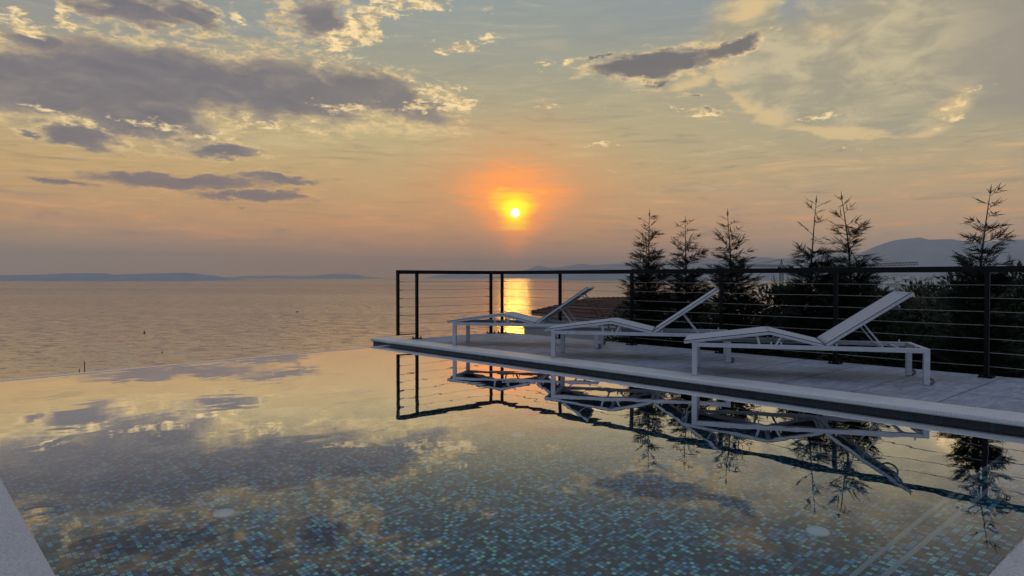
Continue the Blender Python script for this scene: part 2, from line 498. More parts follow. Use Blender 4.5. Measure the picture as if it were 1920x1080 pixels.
def sling_material():
    m, n = material('sling')
    p = worldpos(n)
    w = n.noise(p, 420.0, 2, 0.5)
    s = n.noise(p, 5.0, 3, 0.5)
    col = n.mix(n.smooth(w, 0.35, 0.65), (0.36, 0.36, 0.38), (0.46, 0.46, 0.48))
    col = n.mix(n.math('MULTIPLY', s, 0.3), col, (0.40, 0.39, 0.39))
    b = principled(n, col, 0.75, 0, w, 0.25, 0.001)
    n.l.new(b.outputs[0], n.out.inputs[0])
    return m
M['sling'] = sling_material()
M['sling_under_shade'] = simple('sling_under_shade', (0.030, 0.032, 0.040), (0.045, 0.047, 0.055), 200, 0.85, spec=0.15)  # same fabric from below, its shade painted in as a charcoal colour

def coping_material(name, a, b_, lo=0.5):
    m, n = material(name)
    p = worldpos(n)
    g1 = n.noise(p, 130.0, 4, 0.75)
    g2 = n.noise(p, 38.0, 4, 0.6)
    st = n.noise(n.vec('MULTIPLY', p, (1.0, 5.0, 1.0)), 30.0, 3, 0.6)
    big = n.noise(p, 2.2, 4, 0.6)
    col = n.mix(n.smooth(g1, 0.36, 0.62), a, b_)
    pits = n.smooth(g1, 0.36, 0.28)
    col = n.mix(n.math('MULTIPLY', pits, 0.75), col, (0.10, 0.10, 0.105))
    holes = n.math('MULTIPLY', n.smooth(g2, 0.33, 0.27), n.smooth(st, 0.5, 0.6))
    col = n.mix(holes, col, (0.03, 0.03, 0.03))
    col = n.mix(n.math('MULTIPLY', n.smooth(big, 0.4, 0.7), 0.25), col, (0.34, 0.33, 0.33))
    h = n.math('ADD', g1, n.math('MULTIPLY', holes, -1.0))
    b = principled(n, col, 0.42, 0, h, 0.55, 0.004)
    n.l.new(b.outputs[0], n.out.inputs[0])
    return m
M['coping'] = coping_material('coping', (0.50, 0.50, 0.50), (0.72, 0.70, 0.68))
M['coping_near'] = coping_material('coping_near', (0.34, 0.33, 0.34), (0.58, 0.56, 0.55))

def paving_material():
    m, n = material('paving')
    p = worldpos(n)
    sep = n.new('ShaderNodeSeparateXYZ'); n.put(sep.inputs[0], p)
    T = 0.645
    u = n.math('DIVIDE', n.math('SUBTRACT', sep.outputs[0], 6.012), T)
    v = n.math('DIVIDE', n.math('SUBTRACT', sep.outputs[1], 3.015), T)
    fu = n.math('FRACT', u); fv = n.math('FRACT', v)
    e = n.math('MINIMUM', n.math('MINIMUM', fu, n.math('SUBTRACT', 1.0, fu)), n.math('MINIMUM', fv, n.math('SUBTRACT', 1.0, fv)))
    joint = n.smooth(e, 0.014, 0.008)
    cell = n.new('ShaderNodeCombineXYZ')
    n.put(cell.inputs[0], n.math('FLOOR', u)); n.put(cell.inputs[1], n.math('FLOOR', v))
    wn = n.new('ShaderNodeTexWhiteNoise', noise_dimensions='2D'); n.l.new(cell.outputs[0], wn.inputs[0])
    vein = n.noise(n.vec('MULTIPLY', p, (1.2, 5.0, 1.0)), 3.2, 7, 0.65, 0.8)
    grain = n.noise(p, 160.0, 3, 0.6)
    stain = n.noise(p, 1.6, 5, 0.6)
    col = n.mix(n.smooth(vein, 0.35, 0.66), (0.22, 0.24, 0.29), (0.36, 0.385, 0.44))
    col = n.mix(n.math('MULTIPLY', n.smooth(stain, 0.45, 0.62), 0.7), col, (0.22, 0.215, 0.215))
    col = n.mix(n.math('MULTIPLY', n.math('SUBTRACT', wn.outputs['Value'], 0.2), 0.25), col, (0.32, 0.33, 0.37))
    col = n.mix(n.math('MULTIPLY', n.smooth(grain, 0.5, 0.7), 0.25), col, (0.18, 0.18, 0.20))
    col = n.mix(n.math('MULTIPLY', joint, 0.9), col, (0.06, 0.06, 0.07))
    h = n.math('SUBTRACT', n.math('ADD', n.math('MULTIPLY', vein, 0.4), n.math('MULTIPLY', grain, 0.2)), joint)
    b = principled(n, col, n.lin(vein, 0.3, 0.7, 0.70, 0.55), 0, h, 0.25, 0.004, spec=0.3)
    n.l.new(b.outputs[0], n.out.inputs[0])
    return m
M['paving'] = paving_material()

def pool_water_material():
    """flat water: mirror of the sky at grazing angles, the tiles below seen through it"""
    m, n = material('pool_water')
    p = worldpos(n)
    w1 = n.noise(n.vec('MULTIPLY', p, (1.0, 1.3, 1.0)), 1.6, 2, 0.5, 0.4)
    w2 = n.noise(p, 9.0, 2, 0.5)
    h = n.math('ADD', w1, n.math('MULTIPLY', w2, 0.05))
    bp = n.new('ShaderNodeBump')
    bp.inputs['Strength'].default_value = 0.05
    bp.inputs['Distance'].default_value = 0.03
    n.put(bp.inputs['Height'], h)
    fr = n.new('ShaderNodeFresnel'); fr.inputs['IOR'].default_value = 1.333
    f = n.smooth(fr.outputs[0], 0.10, 0.40, 0.10, 0.96)
    rf = n.new('ShaderNodeBsdfRefraction')
    rf.inputs['IOR'].default_value = 1.333
    rf.inputs['Roughness'].default_value = 0.0
    rf.inputs['Color'].default_value = (0.82, 0.95, 1.0, 1)
    gl = n.new('ShaderNodeBsdfGlossy')
    gl.inputs['Roughness'].default_value = 0.0
    gl.inputs['Color'].default_value = (1, 1, 1, 1)
    for q in (rf, gl): n.l.new(bp.outputs[0], q.inputs['Normal'])
    mx = n.new('ShaderNodeMixShader')
    n.l.new(f, mx.inputs[0]); n.l.new(rf.outputs[0], mx.inputs[1]); n.l.new(gl.outputs[0], mx.inputs[2])
    n.l.new(mx.outputs[0], n.out.inputs[0])
    return m
M['pool_water'] = pool_water_material()

def sea_material():
    m, n = material('sea')
    p = worldpos(n)
    q = n.vec('MULTIPLY', p, (0.74, 0.74, 1.0))
    # waves run across the line of sight: rotate into crests ~ perpendicular to the heading
    mp = n.new('ShaderNodeMapping', vector_type='POINT')
    n.put(mp.inputs[0], p); mp.inputs[2].default_value = (0, 0, CAM_AZ)
    st = n.vec('MULTIPLY', mp.outputs[0], (0.6, 1.0, 1.0))
    calm = n.noise(n.vec('MULTIPLY', mp.outputs[0], (0.00035, 0.0022, 1.0)), 1.0, 5, 0.6, 0.6)
    # slope of the waves, straight from noise so that it does not fade with distance
    a = n.noise(st, 0.16, 4, 0.6, 0.3, color=True)
    b_ = n.noise(st, 0.65, 3, 0.6, color=True)
    sl = n.vec('ADD', n.vec('SUBTRACT', a, (0.5, 0.5, 0.5)), n.vec('MULTIPLY', n.vec('SUBTRACT', b_, (0.5, 0.5, 0.5)), (0.8, 0.8, 0.8)))
    amp = n.lin(calm, 0.40, 0.60, 0.20, 0.44)
    sl = n.vec('MULTIPLY', n.vec('SCALE', sl, scale=amp), (1.0, 1.0, 0.0))
    nrm = n.vec('NORMALIZE', n.vec('ADD', sl, (0.0, 0.0, 1.0)))
    col = (0.012, 0.020, 0.030)
    df = n.new('ShaderNodeBsdfDiffuse'); df.inputs[0].default_value = col + (1,)
    gl = n.new('ShaderNodeBsdfGlossy'); gl.inputs['Color'].default_value = (1, 1, 1, 1)
    n.put(gl.inputs['Roughness'], n.lin(calm, 0.38, 0.62, 0.10, 0.14))
    fr = n.new('ShaderNodeFresnel'); fr.inputs['IOR'].default_value = 1.34
    for q_ in (df, gl, fr): n.l.new(nrm, q_.inputs['Normal'])
    f = n.math('MULTIPLY', n.math('POWER', fr.outputs[0], 0.72), 0.72, clamp=True)
    mx = n.new('ShaderNodeMixShader')
    n.l.new(f, mx.inputs[0]); n.l.new(df.outputs[0], mx.inputs[1]); n.l.new(gl.outputs[0], mx.inputs[2])
    n.l.new(mx.outputs[0], n.out.inputs[0])
    return m
M['sea'] = sea_material()

def foliage(name, a, b_):
    m, n = material(name)
    p = worldpos(n)
    f = n.noise(p, 3.0, 4, 0.6)
    f2 = n.noise(p, 40.0, 2, 0.5)
    col = n.mix(n.smooth(f, 0.35, 0.65), a, b_)
    col = n.mix(n.math('MULTIPLY', f2, 0.4), col, tuple(x*1.7 for x in b_))
    b = principled(n, col, 0.7, spec=0.1)
    n.l.new(b.outputs[0], n.out.inputs[0])
    return m
M['cypress'] = foliage('cypress', (0.006, 0.010, 0.006), (0.014, 0.022, 0.012))
M['shrub'] = foliage('shrub', (0.014, 0.022, 0.010), (0.035, 0.045, 0.022))
M['shrub_olive'] = foliage('shrub_olive', (0.024, 0.030, 0.018), (0.060, 0.062, 0.040))
M['bark'] = simple('bark', (0.020, 0.016, 0.012), (0.040, 0.032, 0.025), 30, 0.9)
M['soil'] = simple('soil', (0.010, 0.014, 0.008), (0.035, 0.034, 0.022), 0.8, 0.95, 0, 0.6, 6.0, 0.1)
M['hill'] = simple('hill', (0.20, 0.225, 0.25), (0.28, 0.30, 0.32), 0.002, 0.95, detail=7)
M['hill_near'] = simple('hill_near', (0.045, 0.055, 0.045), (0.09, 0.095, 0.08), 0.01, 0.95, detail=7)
M['render_wall'] = simple('render_wall', (0.30, 0.30, 0.28), (0.36, 0.355, 0.335), 1.2, 0.9, 0, 0.2, 30, 0.01)
M['glass_dark'] = simple('glass_dark', (0.010, 0.012, 0.015), (0.02, 0.022, 0.026), 2, 0.12)
M['roof_tile'] = simple('roof_tile', (0.055, 0.022, 0.014), (0.12, 0.048, 0.028), 6, 0.85, 0, 0.3, 30, 0.01)
M['gutter'] = simple('gutter', (0.16, 0.12, 0.09), (0.2, 0.15, 0.12), 4, 0.6)
M['crane_steel'] = simple('crane_steel', (0.02, 0.018, 0.015), (0.03, 0.026, 0.02), 2, 0.6)
M['wood'] = simple('wood', (0.030, 0.022, 0.016), (0.05, 0.04, 0.03), 20, 0.85)
M['car_paint'] = simple('car_paint', (0.16, 0.03, 0.13), (0.18, 0.035, 0.145), 3, 0.25)
M['car_dark'] = simple('car_dark', (0.010, 0.010, 0.012), (0.016, 0.016, 0.018), 20, 0.6)
M['lamp_glass'] = simple('lamp_glass', (0.6, 0.6, 0.6), (0.7, 0.7, 0.68), 20, 0.15)
M['road'] = simple('road', (0.30, 0.26, 0.22), (0.38, 0.33, 0.28), 2, 0.9)
M['buoy'] = simple('buoy', (0.02, 0.02, 0.02), (0.035, 0.03, 0.03), 4, 0.6)
M['hull'] = simple('hull', (0.06, 0.06, 0.065), (0.10, 0.10, 0.10), 4, 0.5)
def facade(name, c):
    """pale wall with rows of small dark windows"""
    m, n = material(name)
    sep = n.new('ShaderNodeSeparateXYZ'); n.put(sep.inputs[0], n.new('ShaderNodeTexCoord').outputs['Object'])
    x, y, z = sep.outputs
    fx = n.math('FRACT', n.math('DIVIDE', n.math('ADD', x, y), 3.4)); fz = n.math('FRACT', n.math('DIVIDE', z, 3.0))
    w = n.math('MULTIPLY', n.math('MULTIPLY', n.math('GREATER_THAN', fx, 0.3), n.math('LESS_THAN', fx, 0.72)),
               n.math('MULTIPLY', n.math('GREATER_THAN', fz, 0.32), n.math('LESS_THAN', fz, 0.78)))
    col = n.mix(w, c, (0.03, 0.035, 0.04))
    b = principled(n, col, 0.85)
    n.l.new(b.outputs[0], n.out.inputs[0])
    return m
for i, c in enumerate(((0.80, 0.78, 0.74), (0.62, 0.58, 0.52), (0.85, 0.84, 0.82), (0.50, 0.46, 0.43))):
    M['town%d' % i] = facade('town_facade', c)

# ---------------------------------------------------------------- large structure
SEA_Z = -42.0
fwd = Vector((math.sin(CAM_AZ), math.cos(CAM_AZ), 0))
rgt = Vector((math.cos(CAM_AZ), -math.sin(CAM_AZ), 0))
def at(lat, dep, z=0.0):
    """a place on the ground plan: metres to the right of and ahead of the pool corner"""
    p = rgt*lat + fwd*dep
    return Vector((p.x, p.y, z))

# sea
mb = MB()
rings = [60, 200, 500, 1200, 3000, 8000, 20000, 42000]
for i in range(len(rings)-1):
    for j in range(48):
        a0 = 2*PI*j/48; a1 = 2*PI*(j+1)/48
        vs = [(r*math.sin(a), r*math.cos(a), SEA_Z) for r, a in ((rings[i], a0), (rings[i+1], a0), (rings[i+1], a1), (rings[i], a1))]
        mb.add(vs, [(0, 1, 2, 3)])
tag(mb.build('sea', M['sea']), kind='structure')

# hillside the villa stands on: falls to the sea ahead and to the left, rises gently to the right
def ground_z(lat, dep):
    r = math.hypot(lat, dep)
    a = math.degrees(math.atan2(lat, dep))
    right = min(1, max(0, (a-8.0)/14.0)); right = right*right*(3-2*right)
    if a > 120 or a < -90: right = 0.5
    steep = -2.3 - max(0, r-9)*0.27
    gentle = -2.3 - max(0, r-9)*0.06
    z = steep*(1-right) + gentle*right
    z += mnoise.noise(Vector((lat*0.06, dep*0.06, 3)))*min(1.2, max(0, r-8)*0.06)
    return max(z, SEA_Z-4)
mb = MB()
rr = [0.5, 3, 6, 9, 12, 15, 19, 24, 30, 38, 48, 60, 80, 105, 140, 180, 240, 330, 480, 700, 1000]
NA = 144
for r in rr:
    for j in range(NA):
        a = 2*PI*j/NA
        lat, dep = r*math.sin(a), r*math.cos(a)
        p = at(lat, dep, ground_z(lat, dep)); mb.v.append(tuple(p))
for i in range(len(rr)-1):
    for j in range(NA):
        a = i*NA+j; b = i*NA+(j+1) % NA
        mb.f.append((a, a+NA, b+NA, b)); mb.m.append(0)
tag(mb.build('hillside', M['soil'], smooth=True), kind='structure')

# islands, capes and mountains: each a real ridge at its own distance
def px_to(px, py, dep):
    return (px-960.0)/1292.0*dep, EYE + (519.0-py)/1292.0*dep
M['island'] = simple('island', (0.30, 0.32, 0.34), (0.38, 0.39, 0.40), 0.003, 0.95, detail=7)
def ridge(name, crest, dep, half, rough, seed, base=SEA_Z-2, n=160, front=1.0):
    """crest: picture columns/rows of the skyline, turned into metres at distance dep"""
    pts = [px_to(x, y, dep) for x, y in crest]
    mb = MB(); rows = 15
    x0, x1 = pts[0][0], pts[-1][0]
    for i in range(n+1):
        x = x0+(x1-x0)*i/n
        k = 0
        while k < len(pts)-2 and pts[k+1][0] < x: k += 1
        (xa, za), (xb, zb) = pts[k], pts[k+1]
        t = min(1, max(0, (x-xa)/(xb-xa))); t = t*t*(3-2*t)*0.5 + t*0.5
        zc = za+(zb-za)*t + mnoise.fractal(Vector((x/half*2.2, seed, 0)), 0.8, 2.1, 5)*rough
        for j in range(rows+1):
            s = -1+2*j/rows
            hh = max(0.0, 1-abs(s)**1.4)
            sp = mnoise.fractal(Vector((x/half*1.6, s*2.2, seed)), 0.8, 2.1, 5)*0.35*(1-hh)*hh*4
            z = base + (zc-base)*max(0, min(1.0, hh+sp*(1 if s < 0 else 0.6))) if hh < 1 else zc
            z = min(z, zc)
            wob = mnoise.noise(Vector((x/half*1.5, seed+5, s)))*half*0.18
            d = dep + s*half*(front if s < 0 else 1.0) + wob*(abs(s))
            mb.v.append(tuple(at(x*(d/dep)**0.0, d, z)))
    for i in range(n):
        for j in range(rows):
            a = i*(rows+1)+j
            mb.f.append((a, a+1, a+rows+2, a+rows+1)); mb.m.append(0)
    return tag(mb.build(name, M['island'] if 'island' in name else M['hill'], smooth=True), kind='structure')
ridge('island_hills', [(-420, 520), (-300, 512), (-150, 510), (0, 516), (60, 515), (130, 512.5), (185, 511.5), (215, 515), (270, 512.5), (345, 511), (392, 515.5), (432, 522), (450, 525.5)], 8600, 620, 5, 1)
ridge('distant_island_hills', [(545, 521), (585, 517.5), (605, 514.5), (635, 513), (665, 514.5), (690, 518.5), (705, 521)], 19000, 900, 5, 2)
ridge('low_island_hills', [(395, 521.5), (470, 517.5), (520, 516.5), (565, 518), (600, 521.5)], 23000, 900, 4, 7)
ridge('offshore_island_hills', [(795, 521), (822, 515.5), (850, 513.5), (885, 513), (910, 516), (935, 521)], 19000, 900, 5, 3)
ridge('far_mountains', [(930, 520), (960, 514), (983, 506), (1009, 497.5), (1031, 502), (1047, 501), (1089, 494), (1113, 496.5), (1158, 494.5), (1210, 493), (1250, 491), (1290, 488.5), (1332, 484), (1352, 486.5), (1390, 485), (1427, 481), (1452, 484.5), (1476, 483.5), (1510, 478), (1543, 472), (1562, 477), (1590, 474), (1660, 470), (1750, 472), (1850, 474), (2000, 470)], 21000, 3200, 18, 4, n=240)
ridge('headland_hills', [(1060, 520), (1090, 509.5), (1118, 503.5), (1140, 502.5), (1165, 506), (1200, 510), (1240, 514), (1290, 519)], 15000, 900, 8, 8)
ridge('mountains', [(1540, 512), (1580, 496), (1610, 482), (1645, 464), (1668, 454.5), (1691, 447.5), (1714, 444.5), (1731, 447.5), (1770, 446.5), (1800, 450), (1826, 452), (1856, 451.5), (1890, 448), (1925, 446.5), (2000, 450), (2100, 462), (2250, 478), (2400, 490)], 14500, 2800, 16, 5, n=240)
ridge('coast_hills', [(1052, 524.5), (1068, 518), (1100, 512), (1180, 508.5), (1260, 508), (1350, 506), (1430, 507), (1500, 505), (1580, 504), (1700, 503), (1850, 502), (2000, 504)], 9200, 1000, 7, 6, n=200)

# ---------------------------------------------------------------- swimming pool
XL, XD, XJ = 0.40, 5.66, 6.012      # left inner edge, deck coping front, coping joint
YN = 0.61                            # near inner edge
YT = 9.57                            # free end of the deck coping
ZD = 0.08                            # deck level above the water
DEPTH = -1.30
def edge_y(x): return 8.50 + 0.092*x     # line of the overflow edge
pool = empty('swimming_pool', (3.0, 4.5, -1.6))
tag(pool, 'infinity pool lined with dark blue glass mosaic, brimming over towards the sea', 'swimming pool')
P0 = Vector((-3.0, -4.5, 1.6))
def pbuild(mb, name, mat, **kw):
    mb.v = [tuple(Vector(p)+P0) for p in mb.v]
    return mb.build(name, mat, pool, **kw)
XW = XD+0.035
mb = MB()
mb.add([(XL-.05, YN-.05, DEPTH), (XW+.05, YN-.05, DEPTH), (XW+.05, 9.2, DEPTH), (XL-.05, 9.2, DEPTH)], [(0, 1, 2, 3)])
pbuild(mb, 'pool_floor', M['mosaic_floor'])
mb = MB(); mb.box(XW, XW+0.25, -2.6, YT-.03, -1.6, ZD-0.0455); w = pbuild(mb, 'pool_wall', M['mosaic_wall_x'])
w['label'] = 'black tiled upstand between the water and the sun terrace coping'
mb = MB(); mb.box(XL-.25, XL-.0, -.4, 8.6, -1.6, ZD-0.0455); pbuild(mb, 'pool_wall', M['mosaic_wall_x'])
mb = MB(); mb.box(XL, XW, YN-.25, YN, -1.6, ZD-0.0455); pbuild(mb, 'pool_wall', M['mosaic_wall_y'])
mb = MB()
xa, xb = XL, XW
mb.add([(xa, edge_y(xa)-.02, -1.6), (xb, edge_y(xb)-.02, -1.6), (xb, edge_y(xb)+.22, -1.6), (xa, edge_y(xa)+.22, -1.6),
        (xa, edge_y(xa)-.02, -.012), (xb, edge_y(xb)-.02, -.012), (xb, edge_y(xb)+.22, -.06), (xa, edge_y(xa)+.22, -.06)],
       [(0, 3, 2, 1), (4, 5, 6, 7), (0, 1, 5, 4), (1, 2, 6, 5), (2, 3, 7, 6), (3, 0, 4, 7)])
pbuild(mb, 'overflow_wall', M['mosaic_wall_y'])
mb = MB()
x0, x1 = XL-.30, XW-.002
mb.add([(x0, edge_y(x0)-.005, -.010), (x1, edge_y(x1)-.005, -.010), (x1, edge_y(x1)+.11, -.030), (x0, edge_y(x0)+.11, -.030),
        (x0, edge_y(x0)-.005, .004), (x1, edge_y(x1)-.005, .004), (x1, edge_y(x1)+.11, .002), (x0, edge_y(x0)+.11, .002)],
       [(0, 3, 2, 1), (4, 5, 6, 7), (0, 1, 5, 4), (1, 2, 6, 5), (2, 3, 7, 6), (3, 0, 4, 7)])
pbuild(mb, 'overflow_lip', M['wet_edge'])
# two underwater steps along the near wall, each with a pale nosing strip
for ytop, z in ((1.005, -0.30), (1.195, -0.60)):
    mb = MB(); mb.box(XL+.002, XW-.002, YN, ytop, DEPTH+.002, z); st = pbuild(mb, 'pool_step', M['mosaic_floor'])
    mb = MB(); mb.box(1.6, XW-.004, ytop-.021, ytop+.003, z-.026, z+.004)
    mb.v = [tuple(Vector(p)+P0) for p in mb.v]
    mb.build('nosing', M['nosing'], st)
for x in (1.54, 4.03):
    for y in (1.77, 4.36, 7.05):
        mb = MB()
        mb.lathe([(0.066, 0.0), (0.066, 0.012), (0.059, 0.018), (0.040, 0.022), (0.004, 0.023)], (x, y, DEPTH+0.001), 32)
        d = pbuild(mb, 'floor_inlet', M['drain'])
# copings with a rounded edge
mb = MB(); mb.box(XD, XJ, -2.6, YT, ZD-.045, ZD)
c = pbuild(mb, 'coping', M['coping'], bevel=0.014, seg=4); c['label'] = 'pale granular coping strip along the sun terrace'
mb = MB(); mb.box(-1.2, XL, -1.2, 9.1, ZD-.045, ZD)
c = pbuild(mb, 'coping', M['coping_near'], bevel=0.012, seg=4); c['label'] = 'pitted grey coping at the left of the pool'
mb = MB(); mb.box(XL+.003, XD-.003, -1.2, YN, ZD-.045, ZD)
c = pbuild(mb, 'coping', M['coping_near'], bevel=0.012, seg=4); c['label'] = 'pitted grey coping at the near end of the pool'
# water
mb = MB()
mb.add([(XL-.0005, YN-.0005, 0), (XW+.0005, YN-.0005, 0), (XW+.0005, edge_y(XW)-.003, 0), (XL-.0005, edge_y(XL)-.003, 0)], [(0, 1, 2, 3)])
tag(mb.build('pool_water', M['pool_water']), kind='structure')

# sun terrace
mb = MB(); mb.box(XJ+.003, 8.02, -5.0, 9.06, ZD-.18, ZD-.0015)
mb.box(XJ+.003, 7.8, -5.0, 8.9, -2.6, ZD-.182)
tag(mb.build('terrace', M['paving']), kind='structure')

# ---------------------------------------------------------------- cable railing
fence = empty('cable_railing', (7.85, 5.0, ZD))
tag(fence, 'black metal railing with horizontal steel cables round the sun terrace', 'railing')
F0 = Vector((-7.85, -5.0, -ZD))
def fbuild(mb, name, mat, parent=None, **kw):
    mb.v = [tuple(Vector(p)+F0) for p in mb.v]
    return mb.build(name, mat, parent or fence, **kw)
XR, YC, ZR = 7.85, 9.02, 1.153
XE = 5.82
mb = MB(); mb.box(XR-.030, XR+.030, -4.0, YC+.025, ZR-.058, ZR); fbuild(mb, 'top_rail', M['black_metal'], bevel=.003)
mb = MB(); mb.box(XE-.02, XR-.0302, YC-.025, YC+.025, ZR-.058, ZR); fbuild(mb, 'top_rail', M['black_metal'], bevel=.003)
def post(x, y, z0=ZD, foot=True, along='y'):
    mb = MB(); mb.box(x-.020, x+.020, y-.020, y+.020, z0, ZR-.0582)
    po = fbuild(mb, 'post', M['black_metal'], bevel=.002)
    if foot:
        mb = MB(); mb.box(x-.06, x+.06, y-.06, y+.06, ZD+.0005, ZD+.011)
        for i in (-1, 1):
            for j in (-1, 1):
                mb.lathe([(.010, 0), (.010, .012), (.006, .014), (.006, .026), (.004, .028)], (x+i*.044, y+j*.044, ZD+.011), 8)
        fbuild(mb, 'base_plate', M['black_metal'], po)
    return po
long_posts = [8.90, 7.52, 6.11, 4.69, 3.265, 1.835, 0.405, -1.02, -2.45, -3.9]
for y in long_posts: post(XR, y)
post(7.70, YC); post(6.17, YC)
post(XE, YC, 0.148, False)
mb = MB(); mb.box(XE+.019, 6.151, YC-.008, YC+.008, .150, .164); fbuild(mb, 'bottom_bar', M['black_metal'])
for z in (.187, .320, .452, .583, .715, .845, .972):
    mb = MB()
    ys = [-4.0] + sorted(long_posts)[1:]
    ys = sorted(long_posts)
    pts = []
    for i in range(len(ys)-1):
        for k in range(4):
            t = k/4
            pts.append((XR, ys[i]+(ys[i+1]-ys[i])*t, z-.004*math.sin(PI*t)))
    pts.append((XR, ys[-1], z))
    mb.tube(pts, .0032, 6); fbuild(mb, 'cable', M['cable'], smooth=True)
    mb = MB(); mb.tube([(XE, YC, z), (6.17, YC, z), (6.9, YC, z-.004), (7.70, YC, z), (XR, YC-.12, z)], .0032, 6); fbuild(mb, 'cable', M['cable'], smooth=True)

for z in (.187, .320, .452, .583, .715, .845, .972):
    for a, b in (((XR, 8.877, z), (XR, 8.79, z)), ((7.677, YC, z), (7.59, YC, z)), ((XE+.022, YC, z), (XE+.10, YC, z))):
        mb = MB(); mb.tube([a, Vector(a).lerp(Vector(b), .3), Vector(a).lerp(Vector(b), .35), b], [.0085, .0085, .0058, .0058], 8)
        fbuild(mb, 'tensioner', M['cable'], smooth=True)

# ---------------------------------------------------------------- sun loungers
LL, LW = 2.06, 0.69
def make_lounger():
    root = empty('sun_lounger')
    zt, zb = .326, .285
    mb = MB()
    mb.box(.05, LL-.05, 0, .046, zb, zt); mb.box(.05, LL-.05, LW-.046, LW, zb, zt)
    mb.box(.001, .0495, .0505, LW-.0505, zb, zt); mb.box(LL-.0495, LL-.001, .0505, LW-.0505, zb, zt)
    # inner lip with the ratchet slots for the props
    mb.box(.06, LL-.06, .0465, .060, zb+.004, zb+.018); mb.box(.06, LL-.06, LW-.060, LW-.0465, zb+.004, zb+.018)
    for x in (1.25, 1.86): mb.box(x-.012, x+.012, .0465, LW-.0465, zb+.001, zb+.024)
    mb.build('frame', M['white_metal'], root, bevel=.003)
    for i, (x, y) in enumerate(((0, 0), (0, LW-.05), (LL-.05, 0), (LL-.05, LW-.05))):
        mb = MB(); mb.box(x, x+.05, y, y+.05, 0.003, zt+.0005)
        leg = mb.build('leg', M['white_metal'], root, bevel=.003)
        mb = MB(); mb.box(x+.004, x+.046, y+.004, y+.046, 0, .0035); mb.build('foot_pad', M['rubber'], leg)
        if i >= 2:
            mb = MB()
            yc = y+.025
            vs = MB(); vs.lathe([(.012, -.013), (.030, -.011), (.033, -.004), (.033, .004), (.030, .011), (.012, .013)], n=20)
            mt = Matrix.Translation((LL+.010, yc, .033)) @ Matrix.Rotation(PI/2, 4, 'X')
            vs.v = [tuple(mt @ Vector(p)) for p in vs.v]
            vs.build('wheel', M['rubber'], leg, smooth=False)
            mb.bar((LL-.004, yc, .033), (LL+.012, yc, .033), .034, .010); mb.build('wheel_bracket', M['white_metal'], leg)
    # pegs on the frame
    for x in (.11, .73, .82, 1.10, 1.30, 1.95):
        for y in (.023, LW-.023):
            mb = MB(); mb.lathe([(.008, 0), (.008, .022), (.005, .027)], (x, y, zt), 10)
            mb.build('peg', M['white_metal'], root, smooth=False)
    F = (-.08, .345); K = (.715, .455); H = (1.195, .345); T = (1.915, .840)
    def panel(name, a, b, sag, gap0=.0, gap1=.0, lift=0.0):
        ax, az_ = a; bx, bz = b
        L = math.hypot(bx-ax, bz-az_); dx, dz = (bx-ax)/L, (bz-az_)/L
        a2 = (ax+dx*gap0, az_+dz*gap0); b2 = (bx-dx*gap1, bz-dz*gap1)
        nx, nz = -dz, dx
        # side rails below the fabric
        mb = MB()
        for y in (.012, LW-.012):
            mb.bar((a2[0]-nx*.020, y, a2[1]-nz*.020), (b2[0]-nx*.020, y, b2[1]-nz*.020), .024, .028, up=(nx, 0, nz))
        for q, s in ((a2, .012), (b2, -.012)):
            mb.bar((q[0]+dx*s-nx*.022, .0245, q[1]+dz*s-nz*.022), (q[0]+dx*s-nx*.022, LW-.0245, q[1]+dz*s-nz*.022), .022, .020, up=(nx, 0, nz))
        fr = mb.build(name+'_frame', M['white_metal'], root, bevel=.003)
        # fabric, stretched between the rails, slightly hollow across
        mb = MB(); NU, NV = 16, 12; th = .0035
        for side in (0, 1):
            for i in range(NU+1):
                t = i/NU; Lc = t
                for j in range(NV+1):
                    y = .004+(LW-.008)*j/NV
                    v = (j/NV-.5)*2
                    s = sag*(1-v*v)*(.35+.65*math.sin(PI*min(1, max(0, t)))) if sag else 0
                    endpull = sag*1.2*(1-v*v)*(1 if i == NU and name == 'backrest' else 0)
                    px = a2[0]+(b2[0]-a2[0])*t - dx*endpull; pz = a2[1]+(b2[1]-a2[1])*t - dz*endpull
                    off = -s - side*th
                    mb.v.append((px+nx*off, y, pz+nz*off))
        W = NV+1; Q = (NU+1)*W
        for i in range(NU):
            for j in range(NV):
                k = i*W+j
                mb.f.append((k, k+W, k+W+1, k+1)); mb.m.append(0)
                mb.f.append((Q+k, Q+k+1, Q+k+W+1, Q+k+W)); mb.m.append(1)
        for i in range(NU):
            for j in (0, NV):
                k = i*W+j
                mb.f.append((k, Q+k, Q+k+W, k+W)); mb.m.append(0)
        for j in range(NV):
            for i in (0, NU):
                k = i*W+j
                mb.f.append((k, k+1, Q+k+1, Q+k)); mb.m.append(0)
        fab = mb.build(name, [M['sling'], M['sling_under_shade']], root, smooth=True)
        for y in (.0025, LW-.0025):
            mb = MB()
            mb.bar((a2[0]-nx*.0045, y, a2[1]-nz*.0045), (b2[0]-nx*.0045, y, b2[1]-nz*.0045), .005, .006, up=(nx, 0, nz))
            mb.build('piping', M['piping'], fab)
        return a2, b2, (dx, dz), (nx, nz)
    panel('leg_rest', F, K, .010, 0, .003)
    panel('seat', K, H, .008, .003, .006)
    a2, b2, d, nn = panel('backrest', H, T, .020, .008, 0)
    # hinge tubes
    mb = MB()
    for (x, z) in (K, H): mb.tube([(x, .002, z-.030), (x, LW-.002, z-.030)], .009, 10)
    mb.build('hinge_rod', M['white_metal'], root, smooth=True)
